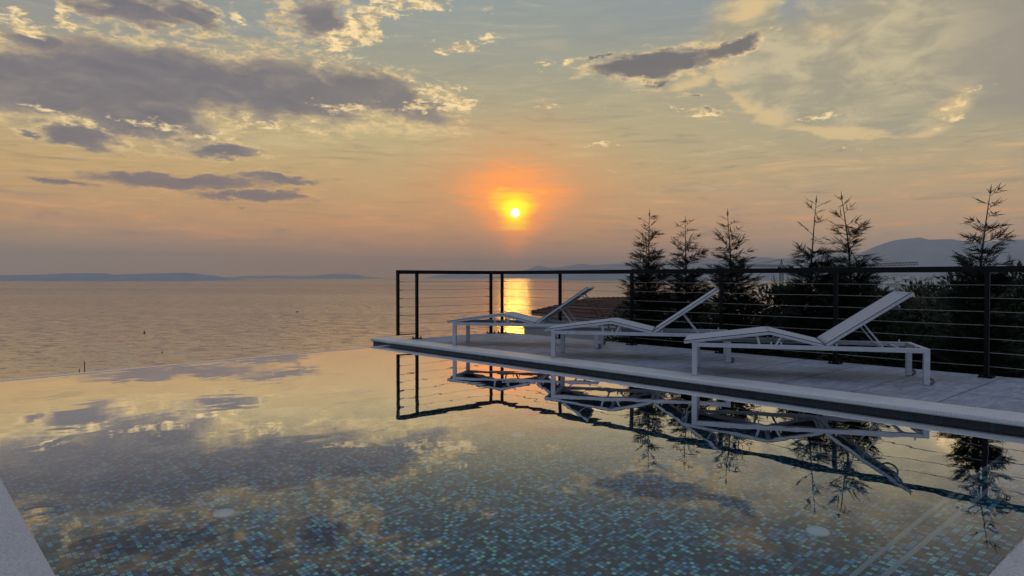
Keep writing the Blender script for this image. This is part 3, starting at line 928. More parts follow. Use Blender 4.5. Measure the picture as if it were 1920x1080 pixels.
    # short struts that hold the raised knee, and brackets at the hip
    for y in (.030, LW-.030):
        for nm, a, b, w1, w2 in (('strut', (.60, y, .415), (.625, y, .322), .008, .022), ('strut', (.82, y, .400), (.775, y, .322), .008, .022),
                             ('hinge_bracket', (1.20, y, .330), (1.20, y, .300), .010, .030), ('hinge_bracket', (1.245, y, .362), (1.255, y, .322), .008, .036)):
            mb = MB(); mb.bar(a, b, w1, w2, up=(1, 0, 0)); mb.build(nm, M['white_metal'], root)
    # prop under the backrest: two arms and a foot rod
    for y in (.10, .50):
        mb = MB(); mb.bar((1.535, y, .535), (1.705, y, .315), .011, .014, up=(1, 0, .3))
        mb.build('prop_arm', M['white_metal'], root, bevel=.002)
    mb = MB(); mb.tube([(1.705, .0465, .312), (1.705, LW-.0465, .312)], .008, 10)
    mb.tube([(1.53, .03, .533), (1.53, LW-.03, .533)], .008, 10)
    mb.build('prop_rod', M['white_metal'], root, smooth=True)
    # bowed grab bar behind the top of the backrest
    mb = MB(); pts = []
    bx, bz = T[0]-d[0]*.16, T[1]-d[1]*.16
    for k in range(13):
        t = k/12; y = .05+(LW-.10)*t; s = math.sin(PI*t)**.6*.075+.030
        pts.append((bx-nn[0]*s+d[0]*.03*math.sin(PI*t), y, bz-nn[1]*s+d[1]*.03*math.sin(PI*t)))
    mb.tube(pts, .009, 8)
    mb.build('grab_bar', M['white_metal'], root, smooth=True)
    return root
lg = make_lounger()
spots = [(5.848, 3.813, .528, 'white sling sun lounger nearest the camera, whole frame in front of the others'),
         (5.887, 5.790, .584, 'white sling sun lounger standing between the two others'),
         (5.931, 7.787, .598, 'white sling sun lounger farthest away, by the corner of the railing')]
for i, (x, y, a, lab) in enumerate(spots):
    o = lg if i == 0 else copy_tree(lg)
    o.location = (x, y, ZD); o.rotation_euler = (0, 0, a-PI/2)
    tag(o, lab, 'sun lounger', 'sun loungers on the terrace')

# ---------------------------------------------------------------- cypress trees
def blade(mb, p, d, nrm, L, w):
    """pointed leaf spray element: a thin two-sided lozenge"""
    s = d.cross(nrm)
    if s.length < 1e-5: return
    s.normalize()
    q = p+d*L*.35
    k = len(mb.v)
    mb.v.extend([tuple(p), tuple(q+s*w*.5), tuple(p+d*L), tuple(q-s*w*.5)])
    mb.f.append((k, k+1, k+2, k+3)); mb.m.append(0)

def spray(mb, rnd, p, d, nrm, L, dens=1.0, depth=0):
    """flat feathery frond: curved axis, alternate side shoots that are toothed themselves"""
    n = max(3, int(L/.017*dens))
    pos = p.copy(); dr = d.copy()
    droop = rnd.uniform(-.05, .9)*L
    for i in range(n):
        t = i/n
        step = L/n
        dr = (dr + Vector((0, 0, -droop*step*6*(t*.9)))).normalized()
        side = dr.cross(nrm).normalized()
        blade(mb, pos, dr, nrm, step*2.4, .012*(1-t*.45))
        if i > 0 or depth:
            ll = (1-t)**.7*L*(.42 if depth == 0 else .36)*rnd.uniform(.55, 1.1)
            if ll > .008:
                for sg in ((1, -1) if depth == 0 else ((1,) if i % 2 else (-1,))):
                    dd = (dr*.82+side*sg*.62+Vector((0, 0, rnd.uniform(-.12, .12)))).normalized()
                    if depth == 0 and ll > .036:
                        spray(mb, rnd, pos, dd, nrm, ll, .8, 1)
                    else:
                        blade(mb, pos, dd, nrm, ll*1.1, min(.0115, ll*.42))
        pos = pos+dr*step
    blade(mb, pos, dr, nrm, .032, .007)

def cypress(x, y, ztop, seed, lean, label, gap, spread=1.0, zb=-2.2, tip=(0, 0)):
    rnd = random.Random(seed)
    root = empty('cypress_tree', (x, y, zb))
    tag(root, label, 'tree', 'young cypress trees behind the railing')
    H = ztop-zb
    def axis(t):
        w = max(0, t-.62)/.38
        return Vector((tip[0]*w*w + .02*math.sin(t*9+seed), tip[1]*w*w + .02*math.cos(t*7+seed), H*t))
    mb = MB()
    pts = [axis(i/24) for i in range(25)]
    rs = [.032*(1-i/24)**.8+.0022 for i in range(25)]
    mb.tube(pts, rs, 8)
    nb = int(92*H/4.2)
    cr = MB(); az = rnd.uniform(0, 6.28)
    i = 0; h = .06
    while h < .985:
        z = h*H
        above = (1-h)*H                      # metres below the tip
        # branch length profile: short near the tip, fuller below
        L = min(.48, .11+above*.185)*spread*rnd.uniform(.62, 1.18)
        if above > 2.0: L *= .92
        az += 2.4+rnd.uniform(-.5, .5)
        up = rnd.uniform(.15, .75) + (0.25 if above < .6 else 0)
        b0 = axis(h)
        d = Vector((math.cos(az), math.sin(az), up)).normalized()
        # woody part
        m = 5; p = b0.copy(); dd = d.copy(); bp = [p.copy()]
        curve = rnd.uniform(-.2, .9)
        for k in range(m):
            dd = (dd+Vector((0, 0, -curve*.10))).normalized()
            p = p+dd*(L/m); bp.append(p.copy())
        mb.tube(bp, [.0065*(1-k/m)*min(1, L*2.4)+.0016 for k in range(m+1)], 4)
        nrm = Vector((-math.sin(az)*.3+rnd.uniform(-.5, .5), math.cos(az)*.3+rnd.uniform(-.5, .5), 1)).normalized()
        side = dd.cross(nrm).normalized()
        ns = max(2, int(L/.058))
        for k in range(ns):
            t = (k+1)/ns
            idx = min(m-1, int(t*m)); q = bp[idx].lerp(bp[idx+1], t*m-idx) if idx < m else bp[-1]
            fl = (.085+.12*(1-t*.55))*min(1.2, .72+above*.5)*rnd.uniform(.7, 1.35)
            for sg in (1, -1):
                sd = (dd*.75+side*sg*.7+Vector((0, 0, rnd.uniform(-.25, .35)))).normalized()
                nn = (nrm+Vector((rnd.uniform(-.7, .7), rnd.uniform(-.7, .7), 0))).normalized()
                spray(cr, rnd, q, sd, nn, fl*.85, .75)
        spray(cr, rnd, bp[-1], dd, nrm, (.06+.10*min(1, above))*rnd.uniform(.8, 1.3), .9)
        if above > .7:                      # inner foliage close to the stem
            for k in range(3):
                a2 = rnd.uniform(0, 2*PI)
                sd = Vector((math.cos(a2), math.sin(a2), rnd.uniform(.1, 1.2))).normalized()
                spray(cr, rnd, b0+d*rnd.uniform(0, L*.5), sd, Vector((rnd.uniform(-1, 1), rnd.uniform(-1, 1), .6)).normalized(), rnd.uniform(.09, .19), .6)
        # spacing: open near the top, dense lower down
        dh = (.050 if above < .45 else .026 if above < .95 else .014)*rnd.uniform(.7, 1.35)
        if gap[0] < above < gap[1]: dh += gap[2]
        h += dh/H
        i += 1
    spray(cr, rnd, axis(.985), Vector((tip[0]*.8+.05, tip[1]*.8, 1)).normalized(), Vector((1, .3, 0)).normalized(), .10, 1)
    mb.build('trunk', M['bark'], root, smooth=True)
    cr.build('crown', M['cypress'], root)
    return root
cypress(9.30, 6.90, 2.10, 11, 0, 'cypress farthest left, straight pointed top, behind the middle lounger', (.25, .35, .02), 1.0, tip=(-.02, -.03))
cypress(9.30, 6.17, 1.95, 12, 0, 'shortest cypress, forked thin tip, second from the left', (.3, .4, .05), .95, tip=(.0, .02))
cypress(9.30, 5.37, 2.00, 13, 0, 'cypress third from the left, branches of its top swept to the left', (.1, .2, .03), 1.05, tip=(-.06, .05))
cypress(9.30, 4.20, 2.10, 14, 0, 'cypress with a long bare whippy leader, fourth from the left', (.30, .75, .10), .88, tip=(.03, -.05))
cypress(9.30, 3.66, 2.10, 15, 0, 'cypress just right of the bare-topped one, leader leaning to the left', (.15, .35, .04), .85, tip=(-.10, .12))
cypress(9.30, 2.28, 2.05, 16, 0, 'lone cypress at the far right, tip bent to the right', (.1, .5, .03), .84, tip=(.08, -.10))

# ---------------------------------------------------------------- shrubs on the slope behind the railing
def shrub_mesh(seed, s, h, leaf=.07, n=4200):
    """shrub about 2*s m across and h m high: stems and leafy clumps"""
    n = int(n*(.6+.4*h/2.5)); wide = s; s_ = s
    rnd = random.Random(seed)
    st = MB(); lf = MB()
    clumps = []
    for k in range(34):
        a = rnd.uniform(0, 2*PI); r = math.sqrt(rnd.random())*.72*wide
        hgt = h*rnd.uniform(.15, 1.02)*(1.05-r/s*.22); hgt = min(hgt, h-.14*s)
        c = Vector((r*math.cos(a), r*math.sin(a), hgt))
        clumps.append((c, rnd.uniform(.24, .44)*s))
        st.tube([(0.1*math.cos(a), .1*math.sin(a), 0), (c.x*.45, c.y*.45, c.z*.55), tuple(c)], [.022, .013, .005], 5)
    for i in range(n):
        c, rr_ = clumps[i % len(clumps)]
        v = Vector((rnd.gauss(0, 1), rnd.gauss(0, 1), rnd.gauss(0, 1))).normalized()
        p = c+v*rr_*(rnd.random()**.35)*Vector((1, 1, .85)).length/1.65
        d = (v+Vector((rnd.uniform(-.8, .8), rnd.uniform(-.8, .8), rnd.uniform(-.3, .9)))).normalized()
        nr = Vector((rnd.uniform(-1, 1), rnd.uniform(-1, 1), rnd.uniform(-1, 1))).normalized()
        L = leaf*rnd.uniform(.6, 1.4)
        blade(lf, p, d, nr, L, L*.42)
    for k in range(14):
        c, rr_ = clumps[k]
        p = c+Vector((rnd.uniform(-.1, .1), rnd.uniform(-.1, .1), rr_*.6))
        d = Vector((rnd.uniform(-.5, .5), rnd.uniform(-.5, .5), 1)).normalized()
        spray(lf, rnd, p, d, Vector((1, .2, 0)), .30, .5)
    return st, lf
shrubs = [  # picture column, distance, picture row of its top, size, kind, label
 (1192, 12.3, 588, .75, 0, 'low dark shrub at the foot of the leftmost cypress, in front of the tiled roof'),
 (1258, 12.0, 578, .75, 2, 'dark shrub filling the gap between the two leftmost cypresses'),
 (1330, 12.0, 566, .8, 0, 'shrub between the second and third cypresses, behind the middle lounger backrest'),
 (1425, 11.2, 562, .8, 3, 'shrub between the third and fourth cypresses, its top catching the light of the sea'),
 (1482, 10.8, 548, .7, 2, 'shrub hiding the foot of the fourth cypress'),
 (1552, 11.4, 538, .6, 0, 'shrub between the fourth and fifth cypresses'),
 (1618, 11.4, 552, .8, 1, 'olive shrub just right of the fifth cypress'),
 (1690, 13.0, 548, .9, 0, 'shrub directly under the pale town, behind the tip of the nearest backrest'),
 (1752, 13.2, 536, .95, 2, 'shrub between the town view and the lone cypress'),
 (1812, 12.2, 523, .9, 3, 'tall shrub around the foot of the lone cypress'),
 (1868, 13.2, 514, 1.0, 0, 'tall shrub reaching the rail just right of the lone cypress'),
 (1935, 12.4, 508, 1.0, 2, 'tallest shrub, cut by the right edge of the view at rail height'),
 (1315, 10.8, 612, .6, 1, 'small olive shrub low behind the seat of the middle lounger'),
 (1402, 10.2, 598, .7, 2, 'shrub low behind the foot end of the nearest lounger'),
 (1488, 9.9, 588, .7, 0, 'shrub low behind the raised knee of the nearest lounger'),
 (1568, 9.8, 580, .7, 3, 'shrub behind the hinge of the nearest lounger'),
 (1645, 9.6, 574, .75, 1, 'olive shrub seen under the nearest raised backrest'),
 (1722, 9.4, 570, .75, 1, 'olive shrub with pale twigs right of the nearest backrest'),
 (1792, 9.5, 560, .8, 0, 'dark shrub left of the last railing post'),
 (1862, 13.4, 552, .95, 1, 'grey-green shrub just right of the last railing post, mid height'),
 (1945, 13.6, 556, .95, 3, 'leafy shrub at the right edge of the view, mid height'),
 (1545, 9.0, 636, .55, 2, 'small shrub at deck level behind the nearest lounger frame'),
 (1650, 8.7, 640, .6, 0, 'small shrub at deck level below the nearest prop arms'),
 (1745, 8.6, 640, .6, 2, 'small shrub at deck level behind the head legs of the nearest lounger'),
 (1822, 8.7, 645, .5, 3, 'small shrub at deck level left of the last post foot'),
 (1876, 9.8, 684, .34, 3, 'small loose shrub in front of the purple car'),
]
for i, (px, dep, py, s, k, lab) in enumerate(shrubs):
    lat, zt = px_to(px, py, dep)
    z = ground_z(lat, dep)-.03
    st, lf = shrub_mesh(40+i, s, zt-z, leaf=(.075, .090, .082, .105)[k], n=(9500, 8000, 9500, 7600)[k])
    o = empty('shrub', at(lat, dep, z))
    st.build('stems', M['bark'], o, smooth=True)
    lf.build('foliage', M['shrub_olive'] if k == 1 else M['shrub'], o)
    tag(o, lab, 'shrub', 'shrubs on the slope behind the railing')

# ---------------------------------------------------------------- neighbouring house below the terrace
def house():
    root = empty('tiled_house', at(3.5, 37, -7))
    tag(root, 'neighbouring house with a low hipped roof of red clay tiles, seen beyond the terrace', 'house')
    O = root.location
    L = at(1.12, 38.0); F = at(4.3, 33.0); A = at(4.0, 36.3)
    ze, zr = -0.95, -0.19
    u = (F-L); wid = u.length; u.normalize()              # along the hip-end eave
    v = at(.845, .54).normalized()                        # along the ridge
    len_ = 8.5
    ridge_len = len_-2*1.54
    c00 = L; c10 = F; c01 = L+v*len_; c11 = F+v*len_
    r0 = (L+F)*.5+v*1.54; r1 = r0+v*ridge_len
    for q in (c00, c10, c01, c11): q.z = ze
    r0.z = r1.z = zr
    roof = MB()
    def face(eL, eR, rL, rR):
        """pan tiles: corrugated strips, each row lapping over the one below; eL->eR along the eave"""
        e = (eR-eL); W = e.length; e.normalize()
        mid = (rL+rR)*.5
        up = mid-eL; up -= e*up.dot(e); S = up.length; up.normalize()
        nrm = e.cross(up); nrm = nrm if nrm.z > 0 else -nrm
        aL = (rL-eL).dot(e); aR = (rR-eL).dot(e)
        rows = max(4, int(S/.34)); cols = int(W/.055)
        for i in range(rows):
            for j in range(cols):
                x0 = W*j/cols; x1 = W*(j+1)/cols; xm = (x0+x1)/2
                s0 = S*i/rows; s1 = S*(i+1)/rows+.03
                t = (s0+s1)/2/S
                if xm < aL*t or xm > W-(W-aR)*t: continue
                h0 = abs(math.sin(PI*x0/.22))*.055; h1 = abs(math.sin(PI*x1/.22))*.055
                a = eL+e*x0+up*s0+nrm*(h0+.035); b = eL+e*x1+up*s0+nrm*(h1+.035)
                c = eL+e*x1+up*s1+nrm*h1; d = eL+e*x0+up*s1+nrm*h0
                roof.add([a-O, b-O, c-O, d-O], [(0, 1, 2, 3)])
        # deck under the tiles
        roof.add([p-O-Vector((0, 0, .03)) for p in (eL, eR, rR, rL)], [(0, 1, 2, 3)])
    face(c00, c10, r0, r0)
    face(c10, c11, r0, r1)
    face(c11, c01, r1, r1)
    face(c01, c00, r1, r0)
    rf = roof.build('roof', M['roof_tile'], root)
    # ridge and hip caps: overlapping half-round tiles
    caps = MB()
    for a, b in ((r0, r1), (c10, r0), (c00, r0), (c11, r1), (c01, r1)):
        n = max(3, int((b-a).length/.32)); d = (b-a).normalized()
        for i in range(n):
            p = a+(b-a)*i/n; q = a+(b-a)*(i+1.15)/n
            caps.tube([p-O+Vector((0, 0, .045)), q-O+Vector((0, 0, .02))], [.125, .095], 8)
    caps.build('ridge_tiles', M['roof_tile'], rf)
    # fascia and gutter
    g = MB()
    ring = [c00, c10, c11, c01]
    for i in range(4):
        a = ring[i]-O; b = ring[(i+1) % 4]-O
        g.bar(a+Vector((0, 0, -.07)), b+Vector((0, 0, -.07)), .10, .11)
    g.build('gutter', M['gutter'], root)
    # walls, set in from the eaves
    ins = .45
    w = MB()
    cs = [L+u*ins+v*ins, F-u*ins+v*ins, c11-u*ins-v*ins, c01+u*ins-v*ins]
    for i, q in enumerate(cs):
        q.z = 0
    bot = [Vector((q.x, q.y, -7.5))-O for q in cs]; topv = [Vector((q.x, q.y, ze-.10))-O for q in cs]
    w.add(bot+topv, [(3, 2, 1, 0), (4, 5, 6, 7)]+[(i, (i+1) % 4, 4+(i+1) % 4, 4+i) for i in range(4)])
    w.build('wall', M['render_wall'], root)
    for k in range(3):
        p = cs[1]+v*(2.0+3.2*k)-u*0-O; n2 = u
        fr = MB()
        mt = Matrix.Translation(p+n2*.02+Vector((0, 0, -2.6))) @ Matrix(((v.x, n2.x, 0, 0), (v.y, n2.y, 0, 0), (0, 0, 1, 0), (0, 0, 0, 1)))
        for bx in ((-.6, -.53), (.53, .6)): fr.box(bx[0], bx[1], -.02, .05, -.75, .75, mat=mt)
        fr.box(-.53, .53, -.02, .05, .68, .75, mat=mt); fr.box(-.53, .53, -.02, .05, -.75, -.68, mat=mt); fr.box(-.03, .03, -.02, .045, -.68, .68, mat=mt)
        wf = fr.build('window', M['gutter'], root)
        gl = MB(); gl.box(-.53, .53, -.01, .012, -.68, .68, mat=mt); gl.build('pane', M['glass_dark'], wf)
    # rectangular box on the roof is absent; flat wing in front of the hipped part
    return root
house()
def low_wing():
    root = empty('rendered_wall', at(3.4, 28, -7))
    tag(root, 'plain grey rendered wall standing below the tiled roof, behind the farthest lounger', 'wall')
    O = root.location
    a = at(.50, 28.0); b = at(7.5, 27.0); d = (b-a).normalized(); nrm = Vector((d.y, -d.x, 0))
    mt = Matrix.Translation(a-O) @ Matrix(((d.x, nrm.x, 0, 0), (d.y, nrm.y, 0, 0), (0, 0, 1, 0), (0, 0, 0, 1)))
    L = (b-a).length
    mb = MB(); mb.box(0, L, -.3, 0, -7.5, -1.02, mat=mt); mb.build('wall_face', M['render_wall'], root)
    mb = MB(); mb.box(-.04, L+.04, -.34, .04, -1.018, -.95, mat=mt); mb.build('wall_cap', M['render_wall'], root, bevel=.01)
low_wing()

# ---------------------------------------------------------------- the parked car and the yard below
yard = MB()
c0 = at(8.3, 12.6)
mtY = Matrix.Translation(Vector((0, 0, 0)))
def car():
    lat, zt = px_to(1897, 703, 11.6)
    zt = -0.62
    g = zt-1.46
    root = empty('parked_car', at(lat, 11.6, g), rz=-CAM_AZ+1.9)
    tag(root, 'purple car parked below the terrace, half hidden by leaves', 'car')
    # body: cross-sections along its length (x), mirrored in y
    secs = [(-1.95, .55, .62, .74), (-1.85, .35, .86, .80), (-1.3, .22, .92, .84), (0, .20, .92, .85), (1.2, .22, .84, .84), (1.8, .32, .74, .80), (1.98, .48, .60, .70)]
    b = MB(); n = len(secs)
    for x, zb, ztp, hw in secs:
        for (y, z) in ((-hw*.92, zb), (-hw, (zb+ztp)/2), (-hw*.93, ztp), (hw*.93, ztp), (hw, (zb+ztp)/2), (hw*.92, zb)):
            b.v.append((x, y, z))
    for i in range(n-1):
        for j in range(6):
            a = i*6+j; c = i*6+(j+1) % 6
            b.f.append((a, c, c+6, a+6)); b.m.append(0)
    b.f.append(tuple(range(6))); b.m.append(0); b.f.append(tuple((n-1)*6+j for j in reversed(range(6)))); b.m.append(0)
    body = b.build('body', M['car_paint'], root, smooth=True, bevel=.02)
    cab = [(-1.75, .86, .72), (-1.35, 1.36, .62), (-.2, 1.46, .62), (.35, 1.36, .60), (1.05, .86, .70)]
    b = MB()
    for x, z, hw in cab: b.v.extend([(x, -hw, z), (x, hw, z)])
    for x, z, hw in cab: b.v.extend([(x, -.78, .86), (x, .78, .86)])
    for i in range(4):
        k = 2*i; m = 10+k
        b.f.append((k, k+2, k+3, k+1)); b.m.append(1 if i in (0, 3) else 0)
        b.f.append((m, m+2, k+2, k)); b.m.append(1); b.f.append((k+1, k+3, m+3, m+1)); b.m.append(1)
    b.build('cabin', [M['car_paint'], M['glass_dark']], root, bevel=.01)
    for x in (-1.22, 1.25):
        for y in (-.80, .80):
            w = MB(); w.lathe([(.19, -.10), (.30, -.10), (.32, -.07), (.32, .07), (.30, .10), (.19, .10)], n=24)
            mt = Matrix.Translation((x, y, .32)) @ Matrix.Rotation(PI/2, 4, 'X')
            w.v = [tuple(mt @ Vector(p)) for p in w.v]
            wh = w.build('wheel', M['car_dark'], root, smooth=True)
            r = MB(); r.lathe([(.18, -.06), (.185, .105), (.03, .085)], n=12); r.v = [tuple(mt @ Vector(p)) for p in r.v]
            r.build('rim', M['white_metal'], wh)
    for y in (-.58, .58):
        h = MB(); h.box(1.86, 1.975, y-.13, y+.13, .56, .68); h.build('headlight', M['lamp_glass'], root, bevel=.02)
        h = MB(); h.box(-1.945, -1.86, y-.12, y+.12, .60, .74); h.build('tail_light', M['car_paint'], root, bevel=.02)
car()
lat, _ = px_to(1915, 700, 12.8)
mb = MB()
for sx, sy in ((-3.2, -3.6), (4.5, -3.6), (4.5, 3.2), (-3.2, 3.2)):
    p = at(9.0+sx*.55, 12.3+sy*.55, -2.06); mb.v.append(tuple(p))
mb.f.append((0, 1, 2, 3)); mb.m.append(0)
tag(mb.build('driveway', M['road']), kind='structure')
root = empty('garden_wall', at(9.3, 12.7, -2.4), rz=-CAM_AZ)
tag(root, 'sand coloured garden wall behind the purple car, at the right edge', 'wall')
mb = MB(); mb.box(-.3, 3.2, 0, .2, -.3, 1.62); mb.build('wall_face', M['road'], root)
mb = MB(); mb.box(-.34, 3.24, -.03, .23, 1.622, 1.68); mb.build('wall_cap', M['render_wall'], root, bevel=.01)

# ---------------------------------------------------------------- poles beyond the overflow edge
for px, top, lab in ((157, 677, 'taller of the two thin dark poles beyond the pool edge at the left'), (147, 691.5, 'shorter of the two thin dark poles beyond the pool edge at the left')):
    lat, zt = px_to(px, top, 30.0)
    zb = ground_z(lat, 30.0)
    mb = MB(); mb.tube([(0, 0, 0), (0, 0, zt-zb-.03), (0, 0, zt-zb)], [.020, .018, .014], 8)
    o = mb.build('pole', M['wood'], smooth=True, loc=at(lat, 30.0, zb))
    tag(o, lab, 'pole')

# ---------------------------------------------------------------- buoys and boats on the sea
def sea_at(px, py):
    d = (EYE-SEA_Z)*1292.0/(py-519.0)
    return (px-960)/1292*d, d
for px, py, s, lab in ((270, 624, 1.0, 'black buoy with a short mast on the open sea at the left'), (303, 661, .5, 'tiny dark buoy just off the pool edge, right of the tall poles'),
                       (453, 658, .35, 'tiniest dark buoy near the pool edge, left of the boats')):
    lat, d = sea_at(px, py)
    root = empty('buoy', at(lat, d, SEA_Z-.1)); root.scale = (s, s, s)
    tag(root, lab, 'buoy', 'marker buoys on the sea')
    mb = MB(); mb.lathe([(.25, 0), (.65, .15), (.70, .45), (.55, .8), (.22, 1.1)], n=16); mb.build('float', M['buoy'], root, smooth=True)
    mb = MB(); mb.tube([(0, 0, 1.05), (0, 0, 2.0)], [.12, .10], 8); mb.box(-.28, .28, -.05, .05, 1.75, 2.15); mb.build('mast', M['buoy'], root)
def boat(px, py, L, rz, lab):
    lat, d = sea_at(px, py)
    root = empty('motor_boat', at(lat, d, SEA_Z-.15), rz=rz)
    tag(root, lab, 'boat', 'small boats on the sea')
    mb = MB(); secs = []
    for i in range(9):
        t = i/8; x = -L/2+L*t; hw = L*.16*(1-t**3)**.7+.02; sh = L*.10+L*.05*t*t
        secs.append([(x, -hw, sh), (x, -hw*.75, L*.03), (x+L*.02*t, 0, 0), (x, hw*.75, L*.03), (x, hw, sh)])
    for s in secs: mb.v.extend(s)
    for i in range(8):
        for j in range(4):
            a = i*5+j; mb.f.append((a, a+1, a+6, a+5)); mb.m.append(0)
        a = i*5; mb.f.append((a+4, a, a+5, a+9)); mb.m.append(0)
    mb.f.append((0, 4, 3, 2, 1)); mb.m.append(0)
    mb.build('hull', M['hull'], root)
    mb = MB(); mb.box(-L*.12, L*.14, -L*.09, L*.09, L*.10, L*.24); mb.build('cabin', M['buoy'], root, bevel=L*.015)
for px, py, L, rz, lab in ((557, 584.5, 4.5, .3, 'small dark motor boat on the sea in the middle of the left half'),
                  (667, 548, 6, 1.2, 'distant little boat left of the railing end'),
                  (866, 534, 7, .2, 'distant little boat seen through the first bay of the railing'),
                  (568, 523.4, 30, -.7, 'ship on the horizon in front of the low island'),
                  (992, 582.5, 3, .4, 'tiny dark boat beside the golden sun reflection')):
    boat(px, py, L, rz, lab)

# ---------------------------------------------------------------- tower cranes
def lattice(mb, a, b, w, n, th):
    a = Vector(a); b = Vector(b); d = (b-a).normalized()
    s = d.cross(Vector((0, 0, 1)))
    s = Vector((1, 0, 0)) if s.length < .1 else s.normalized()
    u = s.cross(d).normalized()
    cor = [(s*i+u*j)*(w/2) for i, j in ((-1, -1), (1, -1), (1, 1), (-1, 1))]
    for c in cor: mb.bar(a+c, b+c, th, th)
    for k in range(n):
        p = a+(b-a)*(k/n); q = a+(b-a)*((k+1)/n)
        for m in range(4):
            c0, c1 = cor[m], cor[(m+1) % 4]
            mb.bar(p+c0, q+(c1 if k % 2 else c1), th*.6, th*.6)
            mb.bar(q+c0, q+c1, th*.5, th*.5)
def crane(px, dep, jib_py, apex_py, heading, jib, counter, mast_w, lab, hook=None, rise=0.0):
    lat, zj = px_to(px, jib_py, dep); _, za = px_to(px, apex_py, dep)
    zb = -32.0
    root = empty('tower_crane', at(lat, dep, zb))
    tag(root, lab, 'crane', 'construction cranes behind the trees')
    zj -= zb; za -= zb
    th = mast_w*.13
    d = (rgt*math.cos(heading)+fwd*math.sin(heading))
    mb = MB(); lattice(mb, (0, 0, 0), (0, 0, zj), mast_w, max(8, int(zj/mast_w/1.3)), th); mb.build('mast', M['crane_steel'], root)
    mb = MB(); tip = Vector((0, 0, za))
    for s in (-1, 1):
        for r in (-1, 1): mb.bar(d*(s*mast_w*.5)+rgt*r*mast_w*.3+Vector((0, 0, zj)), tip, th, th)
    mb.build('tower_top', M['crane_steel'], root)
    mb = MB(); lattice(mb, d*mast_w*.5+Vector((0, 0, zj)), d*jib+Vector((0, 0, zj+rise)), mast_w*.8, int(jib/mast_w), th*.8); jb = mb.build('jib', M['crane_steel'], root)
    mb = MB(); lattice(mb, -d*mast_w*.5+Vector((0, 0, zj)), -d*counter+Vector((0, 0, zj)), mast_w*.7, 6, th*.8); cj = mb.build('counter_jib', M['crane_steel'], root)
    mb = MB(); e = -d*counter*.9
    mb.box(e.x-mast_w*.8, e.x+mast_w*.8, e.y-mast_w*.6, e.y+mast_w*.6, zj-mast_w*1.6, zj-mast_w*.1); mb.build('counterweight', M['crane_steel'], cj)
    mb = MB()
    for q in (d*jib*.55+Vector((0, 0, zj+rise*.55+mast_w*.4)), d*jib*.85+Vector((0, 0, zj+rise*.85+mast_w*.4)), -d*counter*.85+Vector((0, 0, zj+mast_w*.4))):
        mb.tube([tip, q], th*.35, 5)
    mb.build('pendant', M['crane_steel'], root)
    mb = MB(); mb.box(-mast_w*.3+d.x*mast_w, mast_w*.5+d.x*mast_w, d.y*mast_w-mast_w*.5, d.y*mast_w+mast_w*.5, zj-mast_w*1.6, zj-mast_w*.2); mb.build('cab', M['glass_dark'], root)
    if hook:
        mb = MB(); q = d*hook
        mb.tube([q+Vector((0, 0, zj)), q+Vector((0, 0, zj-14))], th*.3, 5); mb.box(q.x-.3, q.x+.3, q.y-.3, q.y+.3, zj-14.6, zj-14); mb.build('hook_rope', M['crane_steel'], jb)
crane(1465, 420, 499, 486, math.radians(205), 30, 9, 1.7, 'leftmost crane, peaked top left of the fourth cypress', hook=8)
crane(1558, 300, 500.5, 484, math.radians(-62), 38, 10, 1.3, 'middle crane, thin peaked top between the fourth and fifth cypresses, jib running to the right', rise=0.9)
crane(1502, 560, 508, 497, math.radians(160), 30, 10, 1.9, 'smallest crane, mostly hidden behind the fourth cypress')

# ---------------------------------------------------------------- town on the far shore
def town_z(px, dep):
    """ground of the built-up slope, by picture column and distance"""
    t = min(1, max(0, (dep-1900)/3200))
    return SEA_Z+1+t*46
def town_bump(px, dep): return mnoise.fractal(Vector((px*.02, dep*.0012, 2)), .9, 2, 4)*6
mb = MB(); NX, NY = 60, 24
for i in range(NX+1):
    px = 1500+(2450-1500)*i/NX
    edge = min(1, max(0, (px-1500)/120)); edge = edge*edge*(3-2*edge)
    for j in range(NY+1):
        dep = 1700+3900*j/NY
        lat, _ = px_to(px, 500, dep)
        z = town_z(px, dep)*edge+(SEA_Z-3)*(1-edge)
        z += town_bump(px, dep)*edge
        if j == 0: z = SEA_Z-3
        mb.v.append(tuple(at(lat, dep, z)))
for i in range(NX):
    for j in range(NY):
        a = i*(NY+1)+j; mb.f.append((a, a+1, a+NY+2, a+NY+1)); mb.m.append(0)
tag(mb.build('town_hill', M['hill_near'], smooth=True), kind='structure')
def town_block(k, w, d, h, roof):
    root = empty('apartment_building')
    mb = MB(); mb.box(-w/2, w/2, -d/2, d/2, -6, h); mb.build('wall', M['town%d' % (k % 4)], root)
    rf = MB()
    if roof: rf.add([(-w/2-.4, -d/2-.4, h+.02), (w/2+.4, -d/2-.4, h+.02), (w/2+.4, d/2+.4, h+.02), (-w/2-.4, d/2+.4, h+.02), (-w/4, 0, h+2.4), (w/4, 0, h+2.4)],
                    [(3, 2, 1, 0), (0, 1, 5, 4), (1, 2, 5), (2, 3, 4, 5), (3, 0, 4)])
    else: rf.box(-w/2-.2, w/2+.2, -d/2-.2, d/2+.2, h+.02, h+.7)
    rf.build('roof', M['roof_tile'] if roof else M['town%d' % ((k+1) % 4)], root)
    return root
kinds = [town_block(0, 16, 12, 12, True), town_block(1, 22, 13, 15, False), town_block(2, 12, 11, 8, True), town_block(3, 28, 14, 18, False), town_block(2, 14, 12, 20, False)]
rnd = random.Random(5)
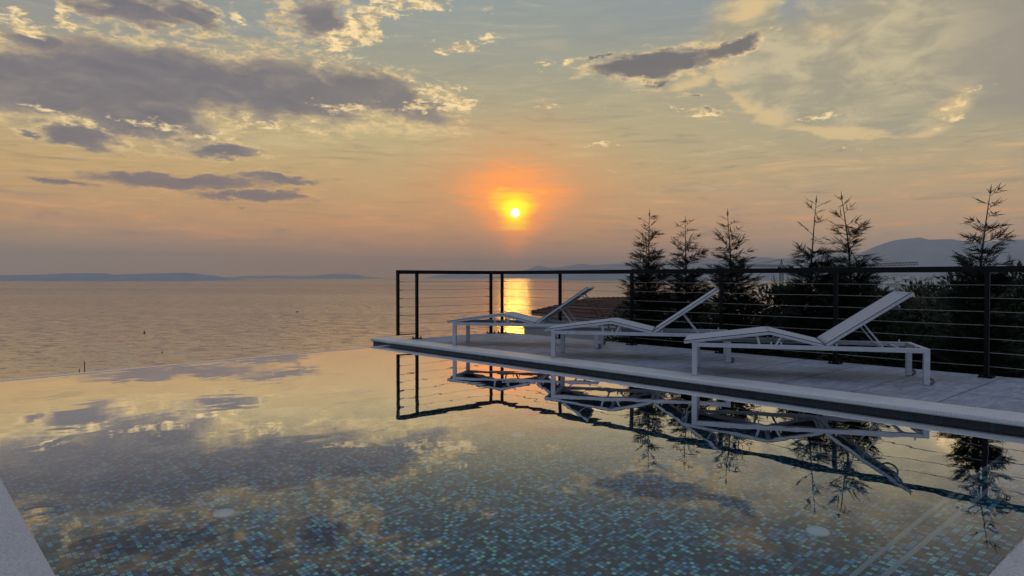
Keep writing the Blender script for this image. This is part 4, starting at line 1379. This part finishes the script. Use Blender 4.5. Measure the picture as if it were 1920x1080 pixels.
for i in range(230):
    if i < 120: px = rnd.uniform(1640, 1790); dep = rnd.uniform(2000, 2700)
    else: px = rnd.uniform(1560, 1960); dep = rnd.uniform(2600, 5000)
    lat, _ = px_to(px, 500, dep)
    k = rnd.randrange(5)
    o = kinds[i] if i < 5 else copy_tree(kinds[rnd.randrange(5)])
    o.location = at(lat, dep, town_z(px, dep)+town_bump(px, dep)+rnd.uniform(0, 2))
    o.rotation_euler = (0, 0, -CAM_AZ+rnd.uniform(-.5, .5))
    tag(o, 'small pale building of the hazy town on the far slope', 'building', 'buildings of the hazy town')
# woods between the houses
mb = MB(); rnd = random.Random(9)
for i in range(300):
    px = rnd.uniform(1520, 1950); dep = rnd.uniform(2100, 4800)
    cl = mnoise.noise(Vector((px*.02, dep*.002, 7)))
    if cl < .02: continue
    lat, _ = px_to(px, 500, dep); c = at(lat, dep, town_z(px, dep)+town_bump(px, dep)-1)
    r = rnd.uniform(9, 20); k = len(mb.v); S, T2 = 8, 5
    for a in range(T2+1):
        for b in range(S):
            ph = PI*.5*a/T2; th = 2*PI*b/S; q = r*rnd.uniform(.75, 1.15)
            mb.v.append((c.x+q*math.cos(ph)*math.cos(th), c.y+q*math.cos(ph)*math.sin(th), c.z+q*.75*math.sin(ph)))
    for a in range(T2):
        for b in range(S):
            mb.f.append((k+a*S+b, k+a*S+(b+1) % S, k+(a+1)*S+(b+1) % S, k+(a+1)*S+b)); mb.m.append(0)
tag(mb.build('woodland', M['shrub']), 'dark patches of trees among the hazy town buildings', 'woodland', kind='stuff')

# ---------------------------------------------------------------- haze
def haze():
    m, n = material('haze')
    v = n.new('ShaderNodeVolumePrincipled')
    v.inputs['Color'].default_value = (0.90, 0.92, 0.95, 1)
    v.inputs['Density'].default_value = 5.0e-5
    v.inputs['Anisotropy'].default_value = 0.45
    n.l.new(v.outputs[0], n.out.inputs['Volume'])
    mb = MB(); R_ = 29000.0
    mb.box(-R_, R_, -R_, R_, SEA_Z-8, 900)
    o = mb.build('haze', m)
    tag(o, kind='stuff')
haze()
